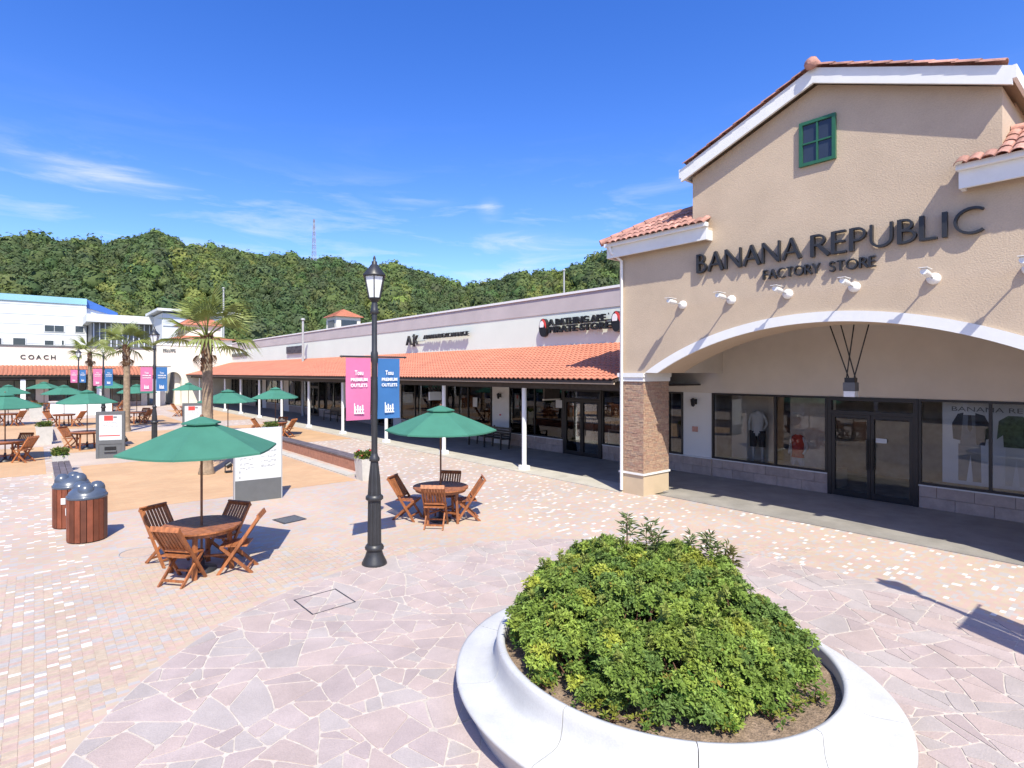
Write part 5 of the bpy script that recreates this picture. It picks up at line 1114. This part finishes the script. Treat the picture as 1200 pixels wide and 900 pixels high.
def umbrella_proto(loc, label):
    t = thing('umbrella', label, 'umbrella', loc, 0, 'green umbrellas over the plaza tables')
    lam(t, 'base', MB().lathe([(.22, 0), (.22, .05), (.05, .09), (.035, .3), (.03, .31)], 20), IRON); lam(t, 'pole', MB().tube([(0, 0, .3), (0, 0, 2.38)], .019, 10), POLEW)
    lam(t, 'finial', MB().lathe([(.02, 2.405), (.03, 2.42), (.012, 2.45)], 10), POLEW)
    Rr, n = 1.17, 6
    for k in range(6):
        a0, a1 = R(60 * k), R(60 * k + 60); vs = []
        for i in range(n + 1):
            q = .12 + .88 * i / n
            for j in range(5):
                u_ = j / 4; x = (math.cos(a0) * (1 - u_) + math.cos(a1) * u_) * Rr * q; y_ = (math.sin(a0) * (1 - u_) + math.sin(a1) * u_) * Rr * q
                z = 2.36 - .45 * q ** 1.12 - .020 * math.sin(math.pi * u_) * q; vs.append((x, y_, z))
        b = MB(); b.add(vs, [(i * 5 + j, (i + 1) * 5 + j, (i + 1) * 5 + j + 1, i * 5 + j + 1) for i in range(n) for j in range(4)], 0, True); p = lam(t, 'canopy_panel', b, CANVAS)
        bb = MB(); rim = [Vector(v) for v in vs[-5:]]; bb.add(rim + [v + Vector((0, 0, -.028)) for v in rim], [(j, j + 1, j + 6, j + 5) for j in range(4)]); q = link('hem', bb.mesh('hem', CANVAS), None, p)
        lam(t, 'rib', MB().bar((.06 * math.cos(a0), .06 * math.sin(a0), 2.315), (1.15 * math.cos(a0), 1.15 * math.sin(a0), 1.895), .014, .02), POLEW)
    vs = [(0, 0, 2.425)]; b = MB()
    for k in range(6): a = R(60 * k); vs.append((.29 * math.cos(a), .29 * math.sin(a), 2.325))
    b.add(vs + [(x, y_, z - .022) for x, y_, z in vs[1:]], [(0, k + 1, (k + 1) % 6 + 1) for k in range(6)] + [(k + 1, 7 + k, 7 + (k + 1) % 6, (k + 1) % 6 + 1) for k in range(6)]); lam(t, 'vent_cap', b, CANVAS)
    lam(t, 'hub', MB().lathe([(.045, 1.9), (.045, 1.97)], 12), POLEW)
    return t
SPOTS = [('nearest the bins', (2.07, 9.5), -112), ('right of the foreground lamp', (6.72, 9.62), -124), ('at the left edge', (-.8, 25.4), 10), ('at the left edge, farther back', (-1.2, 42.5), 15),
         ('farthest back on the left', (.62, 55.5), 20), ('behind the white planter pot', (1.36, 39.8), 5), ('left of the map stand', (1.7, 27.5), 0), ('by the far shop posts', (5.0, 53.5), 30),
         ('right of the second palm', (4.95, 39.5), 10), ('before the arched passage', (8.7, 43.9), 25), ('right of the big palm', (6.4, 24.7), 20), ('behind the information board', (9.2, 27.1), -15)]
CHAIRS = {0: ((-.06, -.46), (.54, .04), (.12, .50), (-.74, .38)), 1: ((-.08, -.45), (.54, .12), (.12, .50), (-.70, .16))}       # (right, away) from the table, as seen along the view
U0 = T0 = C0 = None
for k, (where, (x, y), a) in enumerate(SPOTS):
    lu, lt = 'open green umbrella ' + where, 'round wooden table ' + where
    ua = R(90) - YAW + R(30 if k == 1 else 8 if k == 0 else random.uniform(0, 60))
    if k == 0: U0 = umbrella_proto((x, y, 0), lu); U0.rotation_euler.z = ua; T0 = table_proto((x, y, 0), lt); T0.rotation_euler.z = R(20)
    else: copy_tree(U0, (x, y, 0), ua, lu); copy_tree(T0, (x, y, 0), R(a + 7), lt)
    if k in CHAIRS: pl = [Rv * q[0] + Fv * q[1] for q in CHAIRS[k]]
    else: pl = [None, Rv * random.uniform(.62, .75) + Fv * random.uniform(-.2, .1), Fv * .66 if k in (2, 8, 11) else None, Rv * -random.uniform(.62, .75) + Fv * random.uniform(-.1, .2)]
    for side, p in zip(('near', 'right', 'far', 'left'), pl):
        if p is None: continue
        ang = math.atan2(p.y, p.x); rz = ang + R(90) + R(random.uniform(-8, 8)); lb = 'slatted folding chair, %s side of the table %s' % (side, where); px_, py_ = x + p.x, y + p.y
        if C0 is None: C0 = chair_proto((px_, py_, 0), lb); C0.rotation_euler.z = rz
        else: copy_tree(C0, (px_, py_, 0), rz, lb)
# ---- bins
def bin_(loc, label, first=None):
    t = thing('litter_bin', label, 'bin', loc, 0, 'wooden slatted bins by the seat wall'); lam(t, 'liner', MB().lathe([(.285, .03), (.285, .8)], 24), BLACK)
    for k in range(20): a = R(18 * k + 4); lam(t, 'slat', MB().obox((.305 * math.cos(a), .305 * math.sin(a), .42), (.024, .088, .80), Matrix.Rotation(a, 3, 'Z')), BINW[k % 2 if k % 5 else 1])
    lam(t, 'band', MB().lathe([(.325, .79), (.33, .80), (.33, .835), (.31, .85)], 28), LIDM)
    d = MB(); d.lathe([(.31, .851), (.29, .9), (.22, .96), (.12, 1.0), (.03, 1.01)], 28); lam(t, 'lid', d, LIDM)
    for a in (-100, 10, 130):
        a = R(a); c = Vector((.155 * math.cos(a), .155 * math.sin(a), 0)); h = MB(); h.lathe([(.135, .86), (.135, .95), (.115, 1.01), (.07, 1.055), (.015, 1.07)], 16, (c.x, c.y)); lam(t, 'hood', h, LIDM)
    lam(t, 'label_plate', MB().box(-.33, -.322, -.04, .04, .5, .62), METALW); return t
B0 = bin_((.78, 12.6, 0), 'nearer wooden slatted bin with a blue-grey domed lid'); copy_tree(B0, (.6, 13.95, 0), 1.1, 'farther wooden slatted bin half behind another bin')
# ---- long seat walls with planter pots at their ends
def seat_wall(x0, x1, y0, y1, label, side, slat):
    t = thing('seat_wall', label, 'bench', ((x0 + x1) / 2, (y0 + y1) / 2, 0)); MB().box(x0 + .03, x1 - .03, y0, y1, 0, .35).build('wall', side, t)
    n = 3; w_ = (x1 - x0) / n
    for k in range(n):
        m = int((y1 - y0) / 1.6) + 1
        for q in range(m): MB().box(x0 + k * w_ + .006, x0 + (k + 1) * w_ - .006, y0 + (y1 - y0) * q / m + .004, y0 + (y1 - y0) * (q + 1) / m - .004, .352, .40).build('slat', slat, t)
    return t
seat_wall(.42, .86, 16.0, 21.2, 'white seat wall with grey slats running back from the bins on the left', CONC, BTOP); seat_wall(.25, .7, 31.6, 38, 'far white seat wall with grey slats behind the planter pots', CONC, BTOP)
seat_wall(7.95, 8.4, 16.1, 24.2, 'low terracotta seat wall with dark slats left of the arcade, behind the info board', BRICKB, BTOP)
MB().box(7.4, 7.72, 15.5, 24.2, -.02, .03).build('curb_strip', CURB, None, 'structure')
def pot(loc, label, flowers, w0=.5):
    t = thing('planter_pot', label, 'planter', loc, 0, 'square white planter pots'); h = .62 * w0 / .5
    P = lambda w, z: [(-w / 2, -w / 2, z), (w / 2, -w / 2, z), (w / 2, w / 2, z), (-w / 2, w / 2, z)]
    b = MB(); b.add(P(w0 * .8, 0) + P(w0, h) + P(w0 * .84, h) + P(w0 * .8, h - .07), [(3, 2, 1, 0)] + [(i + 4 * r_, (i + 1) % 4 + 4 * r_, (i + 1) % 4 + 4 * r_ + 4, i + 4 * r_ + 4) for r_ in range(3) for i in range(4)] + [(12, 13, 14, 15)]); lam(t, 'pot', b, CONC)
    n = 60; cs = np.stack([RNG.uniform(-w0 * .42, w0 * .42, n), RNG.uniform(-w0 * .42, w0 * .42, n), h + RNG.uniform(-.02, .16, n)], 1); tone = np.where(RNG.random((n, 1)) < .5, (.19, .21, .05), (.09, .15, .03)); link('leaves', leaves('leaves', cs, np.tile((0, 0, 1.), (n, 1)) + RNG.normal(0, .5, (n, 3)), tone, 6, (.07, .14), .9), None, t)
    if flowers:
        f = MB()
        for c in cs[:9]: f.lathe([(.01, c[2] + .05), (.035, c[2] + .075), (.02, c[2] + .1)], 7, (c[0], c[1]))
        stuff(lam(t, 'flowers', f, FLOWR))
    return t
pot((7.62, 14.72, 0), 'square white planter pot with red flowers beside the foreground lamp', True, .5); pot((.35, 30.6, 0), 'white planter pot with yellow-green plants before the far seat wall', False, .62); pot((.1, 46.2, 0), 'distant white planter pot between the far left tables', False, .75); pot((.64, 21.75, 0), 'low white planter at the far end of the white seat wall', False, .42); pot((.62, 15.6, 0), 'low white planter pot behind the bins at the near end of the seat wall', False, .35); pot((8.2, 24.75, 0), 'white planter pot at the far end of the terracotta seat wall', False, .6)
# ---- information board and map stands
IB = thing('info_board', 'large upright white information board with a grey foot panel behind the near table', 'board', (4.3, 13.9, 0), R(-4.5))
lam(IB, 'foot_panel', MB().box(-.535, .535, -.05, .06, .0, .52), GREY); lam(IB, 'board', MB().box(-.535, .535, -.05, .06, .522, 1.76), PAPER); lam(IB, 'frame', MB().box(-.56, -.537, -.06, .07, 0, 1.77).box(.537, .56, -.06, .07, 0, 1.77), STEEL)
b = MB()
def text_lines(b, x0, x1, z, n, h_, gap, y, rnd):
    for q in range(n):
        x = x0
        while x < x1 - .02:
            wd = rnd.uniform(.02, .07)
            if rnd.random() < .72: b.box(x, min(x + wd, x1), y - .0012, y - .0004, z - q * gap - h_, z - q * gap)
            x += wd + .014
rr_ = random.Random(5)
text_lines(b, -.36, -.17, 1.30, 1, .05, .1, -.05, rr_); text_lines(b, .24, .3, 1.36, 1, .02, .1, -.05, rr_)
for z_ in (1.18, 1.05, .93, .82): text_lines(b, -.42, -.12, z_, 2, .012, .028, -.05, rr_); text_lines(b, .06, .42, z_ + .04, 2, .012, .028, -.05, rr_)
b.box(-.44, -.42, -.0512, -.0504, .57, .62).box(-.44, -.42, -.0512, -.0504, .70, .75); lam(IB, 'printed_text', b, TEXTG)
def map_stand(loc, label, rz):
    t = thing('map_stand', label, 'sign', loc, rz, 'dark framed map stands'); w_ = .45
    lam(t, 'frame', MB().box(-w_, -w_ + .09, -.07, .07, .0, 1.7).box(w_ - .09, w_, -.07, .07, 0, 1.7).box(-w_ + .09, w_ - .09, -.068, .068, 1.6, 1.698).box(-w_ + .09, w_ - .09, -.068, .068, .52, .66), GREY)
    lam(t, 'lower_panel', MB().box(-w_ + .09, w_ - .09, -.05, .05, 0, .519), GREY); lam(t, 'map_sheet', MB().box(-w_ + .091, w_ - .091, -.04, .04, .661, 1.599), PAPER)
    lam(t, 'leaflet_slot', MB().box(-.18, .18, -.075, -.051, .30, .42), BLACK); lam(t, 'leaflet_tray', MB().box(-.2, .2, -.12, -.076, .24, .29), GREY)
    lam(t, 'printed_heading', MB().box(-.2, .08, -.0415, -.0405, 1.36, 1.55), RED); lam(t, 'printed_heading', MB().box(.09, .2, -.0414, -.0405, 1.45, 1.52), TEXTG); a = MB(); a.box(-.34, .3, -.0413, -.0405, .80, .84); lam(t, 'printed_arrow', a, RED)
    b = MB(); text_lines(b, -.26, .26, 1.30, 4, .012, .05, -.0405, random.Random(9)); lam(t, 'printed_text', b, TEXTG); return t
M0 = map_stand((2.2, 24.1, 0), 'dark framed map stand with a red heading left of the second street lamp', -.3); copy_tree(M0, (5.83, 28.4, 0), -.35, 'dark framed map stand half hidden by the big palm trunk')
# parked cart-like low kiosk items far off: a pale counter before the far shops
t = thing('counter', 'long low white counter standing before the far shop row', 'counter', (2.2, 50, 0)); MB().box(.9, 4.6, 49.6, 50.4, 0, 1.0).build('body', METALW, t); MB().box(.8, 4.7, 49.5, 50.5, 1.002, 1.05).build('top', CONC, t)
# ---- palms
def frond_mesh(seg=18, spread=150, pet=.55, rad=.72, droop=.25, m=PALMF):
    b = MB(); b.tube([(0, 0, 0), (pet * .5, 0, .02), (pet, 0, 0)], [.022, .016, .012], 5); rn = random.Random(seg)
    for k in range(seg):
        a = R(-spread / 2 + spread * k / (seg - 1)); ln = rad * (.78 + .22 * math.cos(a)) * rn.uniform(.92, 1.06); d = Vector((math.cos(a), math.sin(a), 0)); sd = Vector((-d.y, d.x, 0)); o = Vector((pet, 0, 0)); dz = abs(a) * .05
        p0 = o; p1 = o + d * ln * .55 + Vector((0, 0, .02 - dz)); p2 = o + d * ln + Vector((0, 0, -droop * ln * rn.uniform(.6, 1.4))); wd = ln * .042
        b.add([p0, p1 - sd * wd, p2, p1 + sd * wd, p1 + Vector((0, 0, -.018))], [(0, 1, 4), (1, 2, 4), (4, 2, 3), (0, 4, 3)], 0, False)
    return b.mesh('frond', m)
FM = [frond_mesh(20, 140, .6, .78, .22), frond_mesh(18, 160, .65, .7, .45), frond_mesh(14, 130, .5, .62, .8, PALMD)]
def palm(loc, label, h, sc, nf, seed):
    t = thing('palm_tree', label, 'palm tree', loc); rn = random.Random(seed); b = MB(); rings = []; rs_ = []; z = 0; k = 0
    while z < h:
        q = z / h; r = .175 - .03 * q + .07 * max(0, 1 - z / .35); rings.append((loc[0] + .03 * math.sin(q * 3), loc[1], z)); rs_.append(r * (1.04 if k % 2 else .97)); z += .055; k += 1
    b.tube(rings, rs_, 12); b.build('trunk', TRUNK, t)
    f = MB()
    for k in range(150): a = rn.uniform(0, 6.28); dz = rn.random() ** 1.5; z = h - dz * .9 * sc; r = .14; f.bar((loc[0] + r * math.cos(a), loc[1] + r * math.sin(a), z), (loc[0] + (r + .05 - .04 * dz) * math.cos(a + .1), loc[1] + (r + .05 - .04 * dz) * math.sin(a + .1), z + rn.uniform(.05, .16)), .05, .014)
    stuff(f.build('leaf_bases', TRUNKR, t))
    for k in range(nf + 3):
        dead = k >= nf; el = rn.uniform(-75, -50) if dead else 80 - 100 * ((k + .5) / nf) + rn.uniform(-9, 9); az = k * 137.5 + rn.uniform(-18, 18)
        o = link('frond', FM[2] if dead else FM[rn.randrange(2)], None, t); s_ = sc * rn.uniform(.85, 1.15) * (.55 if dead else 1)
        o.matrix_local = Matrix.Translation((.03 * math.sin(3), 0, h - (.25 if dead else .02) * sc)) @ Matrix.Rotation(R(az), 4, 'Z') @ Matrix.Rotation(R(-el), 4, 'Y') @ Matrix.Rotation(R(rn.uniform(-30, 30)), 4, 'X') @ Matrix.Scale(s_, 4)
    return t
palm((4.17, 18.5, 0), 'biggest fan palm, rising behind the near umbrella', 4.2, 1.2, 17, 1); palm((3.84, 34.5, 0), 'middle sized fan palm right of the far lamps', 4.5, 1.3, 15, 2); palm((3.64, 56, 0), 'smallest and farthest fan palm between two far lamps', 4.75, 1.3, 13, 3)
t = thing('spotlight', 'small black ground spotlight at the foot of the big palm', 'spotlight', (4.75, 18.3, 0)); lam(t, 'base', MB().box(-.09, .09, -.08, .08, 0, .06), BLACK); lam(t, 'housing', MB().tube([(-.06, 0, .2), (.08, 0, .28)], [.09, .10], 12), BLACK); lam(t, 'bracket', MB().box(-.1, -.08, -.02, .02, .061, .25).box(.08, .1, -.02, .02, .061, .22), BLACK)
t = thing('spotlight', 'small dark spotlight on the orange paving below the map stand and palm', 'spotlight', (3.0, 27.6, 0)); lam(t, 'base', MB().box(-.12, .12, -.1, .1, 0, .08), BLACK); lam(t, 'housing', MB().tube([(-.08, 0, .25), (.1, 0, .34)], [.11, .13], 12), BLACK)
# ---- covers set in the paving
t = thing('square_cover', 'thin metal frame of a square access cover in the flagstones', 'cover', (3.1, 7.18, 0), R(2)); f = MB()
f.box(-.31, -.295, -.3, .3, .009, .016).box(.295, .31, -.3, .3, .009, .016).box(-.294, .294, -.3, -.29, .009, .014).box(-.294, .294, .29, .3, .009, .014); lam(t, 'frame', f, IRON)
t = thing('drain_grate', 'dark flat drain grate in the paving between the near table and the lamp', 'grate', (4.25, 11.65, 0), R(10)); lam(t, 'frame', MB().box(-.26, -.23, -.24, .24, .001, .014).box(.23, .26, -.24, .24, .001, .014).box(-.229, .229, -.24, -.21, .001, .0135).box(-.229, .229, .21, .24, .001, .0135), IRON)
for k in range(9): lam(t, 'grate_bar', MB().box(-.205 + k * .05, -.17 + k * .05, -.209, .209, .001, .012), GREY)
t = thing('manhole_cover', 'round manhole ring in the paving left of the near table', 'cover', (1.42, 11.1, 0)); lam(t, 'ring', MB().lathe([(.30, .001), (.30, .013), (.285, .013), (.285, .001)], 36, smooth=False), STEEL); lam(t, 'lid', MB().lathe([(.28, .001), (.28, .009)], 36, smooth=False), PAV[4])
